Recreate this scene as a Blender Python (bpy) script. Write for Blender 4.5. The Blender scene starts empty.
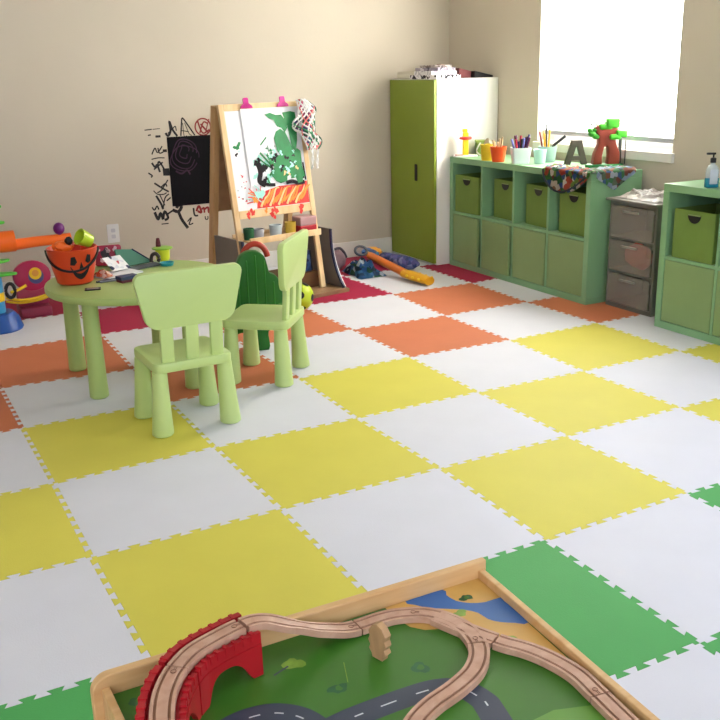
import bpy, bmesh, math, random
from math import sin, cos, pi, radians
from mathutils import Vector, Matrix, noise

random.seed(7)
SC = bpy.context.scene
COL = SC.collection
U = 0.61

# ------------------------------------------------------------------ materials
def lin(h):
    h = h.lstrip('#')
    out = []
    for k in (0, 2, 4):
        c = int(h[k:k+2], 16) / 255
        out.append(c/12.92 if c <= .04045 else ((c+.055)/1.055)**2.4)
    return (*out, 1.0)

_M = {}
def mat(name, col, rough=.5, var=.06, vscale=6, bump=0, bscale=120, spec=.4, metal=0, alpha=1, trans=0, sss=0):
    if name in _M: return _M[name]
    m = bpy.data.materials.new(name); m.use_nodes = True
    nt = m.node_tree; b = nt.nodes['Principled BSDF']
    b.inputs['Roughness'].default_value = rough
    b.inputs['Specular IOR Level'].default_value = spec
    b.inputs['Metallic'].default_value = metal
    b.inputs['Alpha'].default_value = alpha
    b.inputs['Transmission Weight'].default_value = trans
    c = lin(col)
    tc = nt.nodes.new('ShaderNodeTexCoord')
    n = nt.nodes.new('ShaderNodeTexNoise'); n.inputs['Scale'].default_value = vscale; n.inputs['Detail'].default_value = 4
    nt.links.new(tc.outputs['Object'], n.inputs['Vector'])
    r = nt.nodes.new('ShaderNodeValToRGB')
    r.color_ramp.elements[0].position = .3; r.color_ramp.elements[1].position = .7
    r.color_ramp.elements[0].color = tuple(max(0, x*(1-var)) for x in c[:3])+(1,)
    r.color_ramp.elements[1].color = tuple(min(1, x*(1+var)) for x in c[:3])+(1,)
    nt.links.new(n.outputs['Fac'], r.inputs['Fac'])
    nt.links.new(r.outputs['Color'], b.inputs['Base Color'])
    if bump:
        n2 = nt.nodes.new('ShaderNodeTexNoise'); n2.inputs['Scale'].default_value = bscale; n2.inputs['Detail'].default_value = 3
        nt.links.new(tc.outputs['Object'], n2.inputs['Vector'])
        bp = nt.nodes.new('ShaderNodeBump'); bp.inputs['Strength'].default_value = bump; bp.inputs['Distance'].default_value = .002
        nt.links.new(n2.outputs['Fac'], bp.inputs['Height'])
        nt.links.new(bp.outputs['Normal'], b.inputs['Normal'])
    _M[name] = m
    return m

def wood(name, c1, c2, scale=(3, 40, 40), rough=.45):
    if name in _M: return _M[name]
    m = bpy.data.materials.new(name); m.use_nodes = True
    nt = m.node_tree; b = nt.nodes['Principled BSDF']; b.inputs['Roughness'].default_value = rough
    b.inputs['Specular IOR Level'].default_value = .35
    tc = nt.nodes.new('ShaderNodeTexCoord'); mp = nt.nodes.new('ShaderNodeMapping')
    mp.inputs['Scale'].default_value = scale
    n = nt.nodes.new('ShaderNodeTexNoise'); n.inputs['Scale'].default_value = 1; n.inputs['Detail'].default_value = 5
    n.inputs['Distortion'].default_value = .6
    r = nt.nodes.new('ShaderNodeValToRGB')
    r.color_ramp.elements[0].position = .3; r.color_ramp.elements[1].position = .7
    r.color_ramp.elements[0].color = lin(c1); r.color_ramp.elements[1].color = lin(c2)
    nt.links.new(tc.outputs['Object'], mp.inputs['Vector']); nt.links.new(mp.outputs['Vector'], n.inputs['Vector'])
    nt.links.new(n.outputs['Fac'], r.inputs['Fac']); nt.links.new(r.outputs['Color'], b.inputs['Base Color'])
    _M[name] = m
    return m

def patchwork(name, cols, scale=20, rough=.7):
    """voronoi patches of several colours, like a printed fabric"""
    if name in _M: return _M[name]
    m = bpy.data.materials.new(name); m.use_nodes = True
    nt = m.node_tree; b = nt.nodes['Principled BSDF']; b.inputs['Roughness'].default_value = rough
    tc = nt.nodes.new('ShaderNodeTexCoord')
    v = nt.nodes.new('ShaderNodeTexVoronoi'); v.inputs['Scale'].default_value = scale
    sep = nt.nodes.new('ShaderNodeSeparateColor')
    r = nt.nodes.new('ShaderNodeValToRGB'); r.color_ramp.interpolation = 'CONSTANT'
    e = r.color_ramp.elements
    while len(e) < len(cols): e.new(.5)
    for k, c in enumerate(cols):
        e[k].position = k/len(cols); e[k].color = lin(c)
    nt.links.new(tc.outputs['Object'], v.inputs['Vector']); nt.links.new(v.outputs['Color'], sep.inputs['Color'])
    nt.links.new(sep.outputs[0], r.inputs['Fac']); nt.links.new(r.outputs['Color'], b.inputs['Base Color'])
    _M[name] = m
    return m

def emit(name, col, strength):
    m = bpy.data.materials.new(name); m.use_nodes = True
    nt = m.node_tree; b = nt.nodes['Principled BSDF']
    b.inputs['Base Color'].default_value = (.8, .8, .8, 1)
    n = nt.nodes.new('ShaderNodeTexNoise'); n.inputs['Scale'].default_value = 1.5
    mx = nt.nodes.new('ShaderNodeMapRange'); mx.inputs['To Min'].default_value = strength*.92; mx.inputs['To Max'].default_value = strength*1.08
    nt.links.new(n.outputs['Fac'], mx.inputs['Value']); nt.links.new(mx.outputs['Result'], b.inputs['Emission Strength'])
    b.inputs['Emission Color'].default_value = lin(col)
    return m

# ------------------------------------------------------------------ mesh builder
class MB:
    def __init__(s): s.bm = bmesh.new()
    def _new(s, before, mi, M):
        fs = [f for f in s.bm.faces if f not in before]
        vs = {v for f in fs for v in f.verts}
        for f in fs: f.material_index = mi
        if M is not None:
            for v in vs: v.co = M @ v.co
        return fs
    def poly(s, pts, mi=0, M=None):
        vs = [s.bm.verts.new((M @ Vector(p)) if M is not None else p) for p in pts]
        f = s.bm.faces.new(vs); f.material_index = mi
        return s
    def box(s, a, b, bev=0, mi=0, M=None, seg=2):
        t = bmesh.new()
        bmesh.ops.create_cube(t, size=1)
        for v in t.verts:
            v.co = Vector(((a[0]+b[0])/2+v.co.x*(b[0]-a[0]), (a[1]+b[1])/2+v.co.y*(b[1]-a[1]), (a[2]+b[2])/2+v.co.z*(b[2]-a[2])))
        if bev:
            bmesh.ops.bevel(t, geom=t.edges[:], offset=bev, segments=seg, affect='EDGES', profile=.5)
        return s._merge(t, mi, M)
    def _merge(s, t, mi, M):
        mp = {}
        for v in t.verts: mp[v] = s.bm.verts.new((M @ v.co) if M is not None else v.co)
        for f in t.faces:
            try:
                g = s.bm.faces.new([mp[v] for v in f.verts]); g.material_index = mi if mi is not None else f.material_index
                g.smooth = f.smooth
            except ValueError: pass
        t.free(); return s
    def prism(s, pts, z0, z1, mi=0, M=None, bev=0, mtop=None):
        t = bmesh.new()
        lo = [t.verts.new((p[0], p[1], z0)) for p in pts]; hi = [t.verts.new((p[0], p[1], z1)) for p in pts]
        n = len(pts)
        ft = t.faces.new(hi); fb = t.faces.new(lo[::-1])
        for k in range(n): t.faces.new((lo[k], lo[(k+1) % n], hi[(k+1) % n], hi[k]))
        bmesh.ops.recalc_face_normals(t, faces=t.faces[:])
        if bev:
            es = [e for e in t.edges if (ft in e.link_faces) or (fb in e.link_faces)]
            bmesh.ops.bevel(t, geom=es, offset=bev, segments=2, affect='EDGES', profile=.5)
        return s._merge(t, mi, M)
    def lathe(s, prof, seg=32, mi=0, M=None, cap=True):
        t = bmesh.new(); rings = []
        for r, z in prof:
            if r < 1e-6: rings.append([t.verts.new((0, 0, z))])
            else: rings.append([t.verts.new((r*cos(2*pi*k/seg), r*sin(2*pi*k/seg), z)) for k in range(seg)])
        for A, B in zip(rings, rings[1:]):
            for k in range(seg):
                k2 = (k+1) % seg
                q = [A[k % len(A)], A[k2 % len(A)], B[k2 % len(B)], B[k % len(B)]]
                u = []
                for v in q:
                    if v not in u: u.append(v)
                if len(u) > 2: t.faces.new(u)
        if cap:
            if len(rings[0]) > 1: t.faces.new(rings[0][::-1])
            if len(rings[-1]) > 1: t.faces.new(rings[-1])
        bmesh.ops.recalc_face_normals(t, faces=t.faces[:])
        return s._merge(t, mi, M)
    def sweep(s, path, sec, mi=0, M=None, closed=False, up=Vector((0, 0, 1)), cap=True):
        """sweep a closed 2d section (across, up) along a path of points"""
        t = bmesh.new(); P = [Vector(p) for p in path]; n = len(P); rings = []
        for k in range(n):
            a = P[(k-1) % n] if (closed or k) else P[0]; b = P[(k+1) % n] if (closed or k < n-1) else P[-1]
            d = (b-a).normalized(); side = d.cross(up)
            if side.length < 1e-4: side = d.cross(Vector((0, 1, .01)))
            side.normalize(); w = side.cross(d).normalized()
            sc = sec(k/(n-1)) if callable(sec) else sec
            rings.append([t.verts.new(P[k]+side*x+w*y) for x, y in sc])
        m = len(rings[0])
        for k in range(n if closed else n-1):
            A, B = rings[k], rings[(k+1) % n]
            for q in range(m): t.faces.new((A[q], A[(q+1) % m], B[(q+1) % m], B[q]))
        if cap and not closed:
            t.faces.new(rings[0][::-1]); t.faces.new(rings[-1])
        bmesh.ops.recalc_face_normals(t, faces=t.faces[:])
        return s._merge(t, mi, M)
    def tube(s, path, r, seg=10, mi=0, M=None, closed=False):
        if callable(r): sec = lambda u: [(r(u)*cos(2*pi*k/seg), r(u)*sin(2*pi*k/seg)) for k in range(seg)]
        else: sec = [(r*cos(2*pi*k/seg), r*sin(2*pi*k/seg)) for k in range(seg)]
        return s.sweep(path, sec, mi, M, closed)
    def ball(s, c, r, mi=0, M=None, sub=3, jitter=0):
        t = bmesh.new(); bmesh.ops.create_icosphere(t, subdivisions=sub, radius=1)
        rr = r if hasattr(r, '__len__') else (r, r, r)
        for v in t.verts:
            k = 1+jitter*noise.noise(v.co*2.3+Vector(c)*9)
            v.co = Vector((c[0]+v.co.x*rr[0]*k, c[1]+v.co.y*rr[1]*k, c[2]+v.co.z*rr[2]*k))
        for f in t.faces: f.smooth = True
        return s._merge(t, mi, M)
    def grid(s, fn, nu, nv, mi=0, M=None, thick=0):
        t = bmesh.new(); V = [[t.verts.new(fn(a/nu, b/nv)) for b in range(nv+1)] for a in range(nu+1)]
        for a in range(nu):
            for b in range(nv): t.faces.new((V[a][b], V[a+1][b], V[a+1][b+1], V[a][b+1]))
        if thick: bmesh.ops.solidify(t, geom=t.faces[:], thickness=thick)
        bmesh.ops.recalc_face_normals(t, faces=t.faces[:])
        return s._merge(t, mi, M)
    def build(s, name, mats, parent=None, smooth=35, loc=None):
        me = bpy.data.meshes.new(name); s.bm.normal_update(); s.bm.to_mesh(me); s.bm.free()
        for m in (mats if isinstance(mats, (list, tuple)) else [mats]): me.materials.append(m)
        if smooth:
            me.shade_smooth(); me.set_sharp_from_angle(angle=radians(smooth))
        o = bpy.data.objects.new(name, me); COL.objects.link(o)
        if parent: o.parent = parent
        if loc: o.location = loc
        return o

def T(name, label, cat, loc=(0, 0, 0), rz=0, group=None):
    o = bpy.data.objects.new(name, None); COL.objects.link(o)
    o.empty_display_size = .05
    o.location = loc; o.rotation_euler = (0, 0, rz); tag(o, label, cat, group); return o
def tag(o, label, cat, group=None):
    o['label'] = label; o['category'] = cat
    if group: o['group'] = group
    return o
def struct(o): o['kind'] = 'structure'; return o
def dup(root, label, loc=None, rz=None):
    r = root.copy(); COL.objects.link(r); r['label'] = label
    if loc is not None: r.location = loc
    if rz is not None: r.rotation_euler = (0, 0, rz)
    for ch in list(root.children):
        c = ch.copy(); COL.objects.link(c); c.parent = r
        for g in list(ch.children):
            d = g.copy(); COL.objects.link(d); d.parent = c
    return r
def X(tx=0, ty=0, tz=0, rx=0, ry=0, rz=0):
    return Matrix.Translation((tx, ty, tz)) @ Matrix.Rotation(rz, 4, 'Z') @ Matrix.Rotation(ry, 4, 'Y') @ Matrix.Rotation(rx, 4, 'X')
UPR = Matrix.Rotation(pi/2, 4, 'X')       # (x, y) outline -> upright (x, z); extrude z -> -y
def rrect(x0, y0, x1, y1, r, n=5):
    out = []
    for cx, cy, a in ((x1-r, y1-r, 0), (x0+r, y1-r, 90), (x0+r, y0+r, 180), (x1-r, y0+r, 270)):
        for k in range(n+1):
            t = radians(a+90*k/n); out.append((cx+r*cos(t), cy+r*sin(t)))
    return out
def spline(pts, n=8):
    P = [Vector(p) for p in pts]; out = []
    for k in range(len(P)-1):
        a = P[max(k-1, 0)]; b = P[k]; c = P[k+1]; d = P[min(k+2, len(P)-1)]
        for q in range(n):
            t = q/n
            out.append(.5*((2*b)+(c-a)*t+(2*a-5*b+4*c-d)*t*t+(3*b-a-3*c+d)*t**3))
    out.append(P[-1]); return out
def ribbon2(pts, w):
    """2d stroke outline as polygon list of quads"""
    P = [Vector((p[0], p[1])) for p in pts]; L = []; R = []
    for k in range(len(P)):
        d = (P[min(k+1, len(P)-1)]-P[max(k-1, 0)])
        d = d.normalized() if d.length > 1e-9 else Vector((1, 0)); n = Vector((-d.y, d.x))
        ww = w(k/(len(P)-1)) if callable(w) else w
        L.append(P[k]+n*ww/2); R.append(P[k]-n*ww/2)
    return [(R[k], R[k+1], L[k+1], L[k]) for k in range(len(P)-1)]
def sub2(pts, n=6):
    return [(p.x, p.y) for p in spline([(a, b, 0) for a, b in pts], n)]
def blob(cx, cy, r, n=18, spike=.5, seed=0, sx=1, sy=1):
    rnd = random.Random(seed); ph = [rnd.uniform(0, 6.28) for _ in range(4)]
    out = []
    for k in range(n):
        a = 2*pi*k/n
        q = 1+spike*(.45*sin(2*a+ph[0])+.35*sin(3*a+ph[1])+.3*sin(5*a+ph[2])+rnd.uniform(-.25, .25))
        q = max(q, .25)
        out.append((cx+r*q*sx*cos(a), cy+r*q*sy*sin(a)))
    return out

# palette
M_wall = mat('wall_paint', '#CFC6B5', .85, .02, 2, .25, 60, .2)
M_ceil = mat('ceiling_paint', '#E6E2D8', .9, .02, 2)
M_trim = mat('white_trim', '#E4E2DE', .5, .02, 4)
M_sub = mat('subfloor', '#B8AE9C', .9, .06, 40)
M_yel = mat('foam_yellow', '#D8CF58', .62, .025, 5, .35, 220, .25)
M_wht = mat('foam_white', '#DADBE4', .62, .02, 5, .35, 220, .25)
M_org = mat('foam_orange', '#CC7854', .62, .03, 5, .35, 220, .25)
M_red = mat('foam_red', '#A92046', .62, .03, 5, .35, 220, .25)
M_grn = mat('foam_green', '#52A85C', .62, .03, 5, .35, 220, .25)
M_lime = mat('lime_plastic', '#BED48A', .38, .02, 5, .12, 300, .45)
M_olive = mat('olive_lime_plastic', '#A8BE72', .38, .02, 5, .12, 300, .45)
M_kal = mat('green_painted_board', '#84B084', .45, .04, 6, .1, 80)
M_kaldoor = mat('green_door_board', '#87A26E', .5, .04, 5, .1, 80)
M_box = mat('olive_green_fabric', '#748E48', .85, .06, 8, .3, 200, .2)
M_black = mat('black', '#101014', .5, .1)
M_cabg = mat('avocado_green_lacquer', '#84992F', .42, .03, 3)
M_cabw = mat('white_laminate', '#EDEBE6', .4, .015, 3)
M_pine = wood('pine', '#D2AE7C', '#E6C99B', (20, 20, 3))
M_pine_shaded = wood('pine_shaded', '#B08A58', '#C8A272', (20, 20, 3))  # same pine darkened: shade on the easel's rear legs put into the colour
M_maple = wood('maple', '#CDA06A', '#DDB682', (4, 40, 40))
M_birch = wood('beech_track', '#B58A72', '#C9A28A', (30, 30, 30))
M_birchd = wood('beech_groove', '#7E5640', '#92684E', (30, 30, 30))
M_paper = mat('white_paper', '#E2E4E8', .7, .015, 5)
M_mag = mat('magenta_plastic', '#D01C8C', .35, .04)
M_orange = mat('orange_plastic', '#F06A1C', .35, .04)
M_pump = mat('pumpkin_orange_plastic', '#D0431C', .38, .04)
M_bred = mat('bridge_red', '#A81420', .4, .08, 14)
M_white = mat('white_plastic', '#E8E8E6', .4, .02)
M_blue = mat('blue_plastic', '#1E4E9C', .4, .05)
M_sky = mat('light_blue_plastic', '#3F9CD0', .4, .05)
M_yelp = mat('yellow_plastic', '#F2C822', .4, .05)
M_purple = mat('purple_plastic', '#6B1F72', .4, .06)
M_leaf = mat('bright_green_plastic', '#4FBE36', .4, .06)
M_dgreen = mat('dark_green_plastic', '#216A1E', .42, .06, 5)
M_maroon = mat('crimson_plastic', '#AE164C', .4, .06)
M_navy = mat('navy', '#1A2348', .5, .08)
M_grey = mat('grey', '#8E8E90', .6, .08)
M_brown = wood('brown_board', '#8A6A4C', '#A38262', (10, 10, 10))

# ------------------------------------------------------------------ room shell
WX, WY = 2.47, 4.31          # window wall, back wall
XL, YF, H = -3.6, -3.6, 2.6
b = MB(); b.box((XL, YF, -.06), (WX, WY, -.012)); struct(b.build('floor', M_sub, smooth=0))
b = MB(); b.box((XL-.15, YF-.15, H), (WX+.15, WY+.15, H+.1)); struct(b.build('ceiling', M_ceil, smooth=0))
b = MB(); b.box((XL-.15, WY, -.06), (WX+.15, WY+.15, H)); struct(b.build('wall_back', M_wall, smooth=0))
# window wall with one opening
wy0, wy1, wz0, wz1 = 1.985, 3.21, .875, 2.15
def wall_with_hole(name, axis, at, thick, a0, a1, h0, h1, holes):
    m = MB()
    def bx(p0, p1, q0, q1):
        if p1-p0 < 1e-5 or q1-q0 < 1e-5: return
        if axis == 'x': m.box((min(at, at+thick), p0, q0), (max(at, at+thick), p1, q1))
        else: m.box((p0, min(at, at+thick), q0), (p1, max(at, at+thick), q1))
    cur = a0
    for (p0, p1, q0, q1) in holes:
        bx(cur, p0, h0, h1); bx(p0, p1, h0, q0); bx(p0, p1, q1, h1); cur = p1
    bx(cur, a1, h0, h1)
    return struct(m.build(name, M_wall, smooth=0))
wall_with_hole('wall_right', 'x', WX, .15, YF, WY, -.06, H, [(-1.75, .1, wz0, wz1), (wy0, wy1, wz0, wz1)])
FW = [(-3.2, -1.75, .75, 2.2), (-1.2, .4, .75, 2.2)]
wall_with_hole('wall_front', 'y', YF, -.15, XL-.15, WX+.15, -.06, H, FW)
LW = [(-2.6, -1.0, .75, 2.2)]
wall_with_hole('wall_left', 'x', XL, -.15, YF, WY, -.06, H, LW)

M_shade = emit('sunlit_shade', '#FFFBF2', 5.8)
M_day = emit('daylit_shade', '#DDE8FF', 5.6)
M_day2 = emit('sky_lit_shade', '#DCE7FF', 8.8)
M_glass = mat('window_glass', '#FFFFFF', .02, 0, 1, trans=1)
# window 1: frame, sill, shade
w = bpy.data.objects.new('window_1', None); COL.objects.link(w); w.location = (WX, (wy0+wy1)/2, wz0); struct(w)
hw, hh = (wy1-wy0)/2, wz1-wz0
f = MB()
f.box((.085, -hw, 0), (.125, hw, .05)); f.box((.085, -hw, hh-.05), (.125, hw, hh)); f.box((.085, -hw, .05), (.125, -hw+.05, hh-.05)); f.box((.085, hw-.05, .05), (.125, hw, hh-.05)); f.box((.085, -hw+.05, .62), (.125, hw-.05, .66))
f.build('window_frame', M_trim, w, 0)
f = MB(); f.box((.1, -hw+.05, .05), (.106, hw-.05, .62)); f.box((.1, -hw+.05, .66), (.106, hw-.05, hh-.05)); f.build('window_pane', M_glass, w, 0)
f = MB(); f.box((-.025, -hw-.02, -.055), (.0, hw+.02, -.0), .004); f.box((0, -hw+.001, -.001), (.09, hw-.001, .008)); f.build('window_sill', M_trim, w, 0)
f = MB(); f.grid(lambda u, v: (.052+.004*sin(v*hh/.02*pi) if False else .052, -hw+.006+u*(2*hw-.012), .075+v*(hh-.08)), 1, 30, thick=.003); f.build('window_shade', M_shade, w, 0)
f = MB(); f.box((.04, -hw+.006, .048), (.066, hw-.006, .077), .004); f.build('shade_rail', mat('shade_rail_white', '#A4A4AA', .5), w, 0)
f = MB()
for yy in (-hw*.62, hw*.8): f.tube([(.045, yy, .06), (.045, yy, .02)], .002, 6); f.ball((.045, yy, .018), .005, sub=2)
f.build('shade_cord', M_white, w)
# light windows behind the camera, each a real opening with a bright shade
def lightwin(name, axis, at, sgn, hole, shade=None):
    p0, p1, q0, q1 = hole
    e = bpy.data.objects.new(name, None); COL.objects.link(e); struct(e)
    def P(a, d, z): return (at+sgn*d, a, z) if axis == 'x' else (a, at+sgn*d, z)
    def bx(m, a0, a1, d0, d1, z0, z1):
        A, B = P(a0, d0, z0), P(a1, d1, z1)
        m.box(tuple(map(min, A, B)), tuple(map(max, A, B)))
    m = MB(); bx(m, p0, p1, .08, .12, q0, q0+.05); bx(m, p0, p1, .08, .12, q1-.05, q1); bx(m, p0, p0+.05, .08, .12, q0+.05, q1-.05); bx(m, p1-.05, p1, .08, .12, q0+.05, q1-.05)
    m.build('window_frame', M_trim, e, 0)
    m = MB(); bx(m, p0+.005, p1-.005, .05, .055, q0+.01, q1-.005); m.build('window_shade', shade or M_day, e, 0)
    m = MB(); bx(m, p0-.02, p1+.02, -.025, 0, q0-.05, q0); m.build('window_sill', M_trim, e, 0)
for k, hole in enumerate(FW): lightwin(f'window_{k+2}', 'y', YF, -1, hole)
M_day3 = emit('dim_day_shade', '#E4EBFF', 3.2)
lightwin('window_4', 'x', XL, -1, LW[0], M_day3)
lightwin('window_5', 'x', WX, 1, (-1.75, .1, wz0, wz1), M_day2)
# baseboards
def base(name, a, bb):
    m = MB(); m.box(a, bb, .004); return struct(m.build(name, M_trim, smooth=0))
base('baseboard_back', (XL, WY-.014, -.012), (WX, WY, .118))
base('baseboard_right', (WX-.014, YF, -.012), (WX, WY-.014, .118))
base('baseboard_left', (XL, YF, -.012), (XL+.014, WY-.014, .118))
base('baseboard_front', (XL+.014, YF, -.012), (WX-.014, YF+.014, .118))

# ------------------------------------------------------------------ foam floor tiles
CORN = {(0,0):(0.004,0.000), (1,0):(0.616,0.018), (0,1):(0.022,0.616), (1,1):(0.607,0.619), (-1,1):(-0.605,0.607), (-1,2):(-0.612,1.229), (0,2):(0.002,1.219), (1,2):(0.611,1.224), (2,2):(1.201,1.207), (2,1):(1.210,0.622), (3,2):(1.812,1.203), (-2,1):(-1.226,0.603), (-2,2):(-1.223,1.208), (-2,3):(-1.228,1.840), (0,3):(0.016,1.827), (1,3):(0.627,1.835), (2,3):(1.225,1.813), (3,3):(1.831,1.828), (1,4):(0.623,2.447), (2,4):(1.217,2.425), (2,5):(1.235,3.059), (3,5):(1.830,3.041), (3,4):(1.808,2.425), (-1,4):(-0.616,2.387), (-2,4):(-1.229,2.434), (-1,5):(-0.602,3.128), (0,-1):(-0.003,-0.613), (1,-1):(.614,-.6)}
def corner(i, j):
    if (i, j) in CORN: return Vector(CORN[(i, j)])
    return Vector((min(i*U, WX-.02), min(j*U+(.05 if j >= 5 else 0), WY-.02)))
def tooth_edge(P, Q, wall=False):
    """shared jigsaw line from P to Q (both ends included)"""
    if wall: return [P, Q]
    d = Q-P; L = d.length; e = d/L; n = Vector((-e.y, e.x))
    N = 9; h = .0088; fl = .005; pts = [(0, 0)]
    w = L/(2*N+1); sgn = -1
    pts.append((w*.5, 0)); pts.append((w*.5, -h)) if False else None
    cur = 0
    s = w*.5
    pts = [(0, 0), (s-.001, 0), (s-.001+0, -h)]
    side = -1
    for k in range(2*N-1):
        s2 = s+(L-w)*(k+1)/(2*N)-(L-w)*k/(2*N)
        c = w*.5+(L-w)*(k+1)/(2*N)
        if side < 0: pts += [(c+fl, -h), (c-fl, h)]
        else: pts += [(c-fl, h), (c+fl, -h)] if False else [(c+fl, h), (c-fl, -h)]
        side = -side
    c = L-w*.5
    pts += [(c, h if side > 0 else -h), (c, 0), (L, 0)]
    return [P+e*a+n*b for a, b in pts]
COLR = {}
def tcol(i, j):
    if (i+j) % 2: return M_wht
    return M_grn if j < 0 else M_yel if j < 3 else M_org if j < 5 else M_red
TL = {
 (-1,-2): 'white foam tile below the lower tip of the large green tile',
 (0,-2): 'green foam tile sliver at the right edge, near the bottom right corner',
 (-3,-1): 'green foam tile at bottom left, peeking out left of the train table',
 (-2,-1): 'white foam tile mostly hidden underneath the wooden train table',
 (-1,-1): 'large green foam tile beside the right rim of the train table',
 (0,-1): 'white foam tile right of the large green tile',
 (1,-1): 'small green corner of foam tile at the right edge, far from the train table',
 (-3,0): 'white foam tile at the lower left, left of the nearest yellow tile',
 (-2,0): 'yellow foam tile nearest the camera, behind the left half of the train table',
 (-1,0): 'white foam tile directly behind the upper right corner of the train table',
 (0,0): 'yellow foam tile whose near corner touches the large green tile',
 (1,0): 'greyish white foam tile on the right, between two yellow tiles and the small green corner',
 (2,0): 'yellow foam tile cut by the right edge, below the right green cube shelf',
 (-3,1): 'yellow foam tile cut by the left edge of the picture',
 (-2,1): 'white foam tile left of centre, in front of the yellow tile under the near chair',
 (-1,1): 'yellow foam tile in the middle of the floor with a gappy dirty left seam',
 (0,1): 'white foam tile in the centre, enclosed by four yellow tiles',
 (1,1): 'yellow foam tile right of centre, diagonally between two other yellow tiles',
 (2,1): 'white foam tile on the right, one row out from the right green cube shelf',
 (3,1): 'yellow foam tile cut off under the front of the right green cube shelf',
 (-3,2): 'white foam tile cut by the left edge, between the orange and the yellow tile',
 (-2,2): 'yellow foam tile under the front legs of the chair seen from behind',
 (-1,2): 'white foam tile in front of the two chairs',
 (0,2): 'yellow foam tile just right of the sideways chair',
 (1,2): 'white foam tile between the two central yellow tiles and the central orange tile',
 (2,2): 'yellow foam tile in front of the orange tile by the drawers',
 (3,2): 'beige white foam tile in front of the plastic drawers and right green cube shelf',
 (-3,3): 'orange foam tile corner at the left edge with a white toothed seam',
 (-2,3): 'white foam tile under the nearest leg of the round table',
 (-1,3): 'orange foam tile under the two chairs',
 (0,3): 'white foam tile behind the sideways chair, with a small dark speck',
 (1,3): 'orange foam tile in the centre, the nearer of the two fully clear ones',
 (2,3): 'white foam tile right of the central orange tile, along the long cube shelf',
 (3,3): 'orange foam tile at the right end of the long cube shelf',
 (-2,4): 'wide orange foam tile under the left side of the round table',
 (-1,4): 'white foam tile in the shade under the round table',
 (0,4): 'orange foam tile under the lime soccer ball',
 (1,4): 'white foam tile between the two clear orange tiles and the red tile by the easel',
 (2,4): 'orange foam tile further back, close to the long cube shelf',
 (3,4): 'thin white foam tile along the foot of the long cube shelf',
 (-2,5): 'white foam tile at the left, in front of the crimson drum toy',
 (-1,5): 'bright red foam tile behind the legs of the round table',
 (0,5): 'white foam tile behind the green ribbed toy panel',
 (1,5): 'red foam tile in front of the easel base',
 (2,5): 'cream white foam tile under the yellow tip of the inflatable guitar',
 (3,5): 'red foam tile at the left end of the long cube shelf, by the wardrobe',
 (-2,6): 'red foam tile at the far left beneath the blue stand and crimson drum toy',
 (-1,6): 'white foam tile against the back wall behind the round table',
 (0,6): 'red foam tile against the back wall behind the easel',
 (1,6): 'white foam tile against the back wall between easel and toy heap',
 (2,6): 'dark red foam tile under the toy heap by the wardrobe',
 (3,6): 'beige foam tile strip at the foot of the wardrobe',
}
def inset(pts, d):
    out = []; n = len(pts)
    for k in range(n):
        a, b_, c_ = Vector(pts[k-1]), Vector(pts[k]), Vector(pts[(k+1) % n])
        e1 = (b_-a).normalized(); e2 = (c_-b_).normalized()
        n1 = Vector((-e1.y, e1.x)); n2 = Vector((-e2.y, e2.x)); nn = n1+n2
        if nn.length < .3: out.append(tuple(b_+n1*d)); continue
        nn.normalize(); out.append(tuple(b_+nn*(d/max(.5, nn.dot(n1)))))
    return out
_edges = {}
def hedge(i, j):
    k = ('h', i, j)
    if k not in _edges: _edges[k] = tooth_edge(corner(i, j), corner(i+1, j), j == 7)
    return _edges[k]
def vedge(i, j):
    k = ('v', i, j)
    if k not in _edges: _edges[k] = tooth_edge(corner(i, j), corner(i, j+1), i == 4)
    return _edges[k]
GN = {M_wht: 'white foam floor tiles', M_yel: 'yellow foam floor tiles', M_org: 'orange foam floor tiles', M_red: 'red foam floor tiles', M_grn: 'green foam floor tiles'}
for (i, j), lab in TL.items():
    loop = hedge(i, j)[:-1]+vedge(i+1, j)[:-1]+hedge(i, j+1)[::-1][:-1]+vedge(i, j)[::-1][:-1]
    c = (corner(i, j)+corner(i+1, j)+corner(i+1, j+1)+corner(i, j+1))/4
    pts = []
    for p in loop:
        q_ = (p.x-c.x, p.y-c.y)
        if not pts or math.hypot(q_[0]-pts[-1][0], q_[1]-pts[-1][1]) > 2e-4: pts.append(q_)
    m = MB(); m.prism(inset(pts, .0005), -.012, 0)
    o = m.build('foam_tile', tcol(i, j), smooth=0, loc=(c.x, c.y, 0))
    tag(o, lab, 'floor tile', GN[tcol(i, j)])

# ------------------------------------------------------------------ children's table and chairs
def leg_mesh(x, y, h, rt, rb, lean=.012):
    m = MB(); s = Vector((x, y)).normalized()*lean
    prof = [(rb-.006, 0), (rb, .006), (rb, .02)]
    for k in range(1, 7):
        t = k/6; prof.append((rb+(rt-rb)*(t**.8), .02+(h-.02)*t))
    M = Matrix.Translation((x, y, 0)) @ Matrix(((1, 0, -s.x/h, s.x), (0, 1, -s.y/h, s.y), (0, 0, 1, 0), (0, 0, 0, 1)))
    m.lathe(prof, 28, M=M); return m
t = T('round_table', 'lime green round plastic table for children with stout conical legs', 'table', (-.585, 2.245, 0))
m = MB(); R0 = .42
m.lathe([(0, .442), (R0-.02, .442), (R0-.004, .446), (R0, .452), (R0, .47), (R0-.003, .477), (R0-.01, .48), (0, .48)], 72, cap=False)
m.build('tabletop', M_olive, t)
for x, y in ((-.275, -.185), (-.27, .285), (.125, .19), (.138, -.28)):
    leg_mesh(x, y, .4425, .034, .042, .0).build('leg', M_olive, t)

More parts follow.
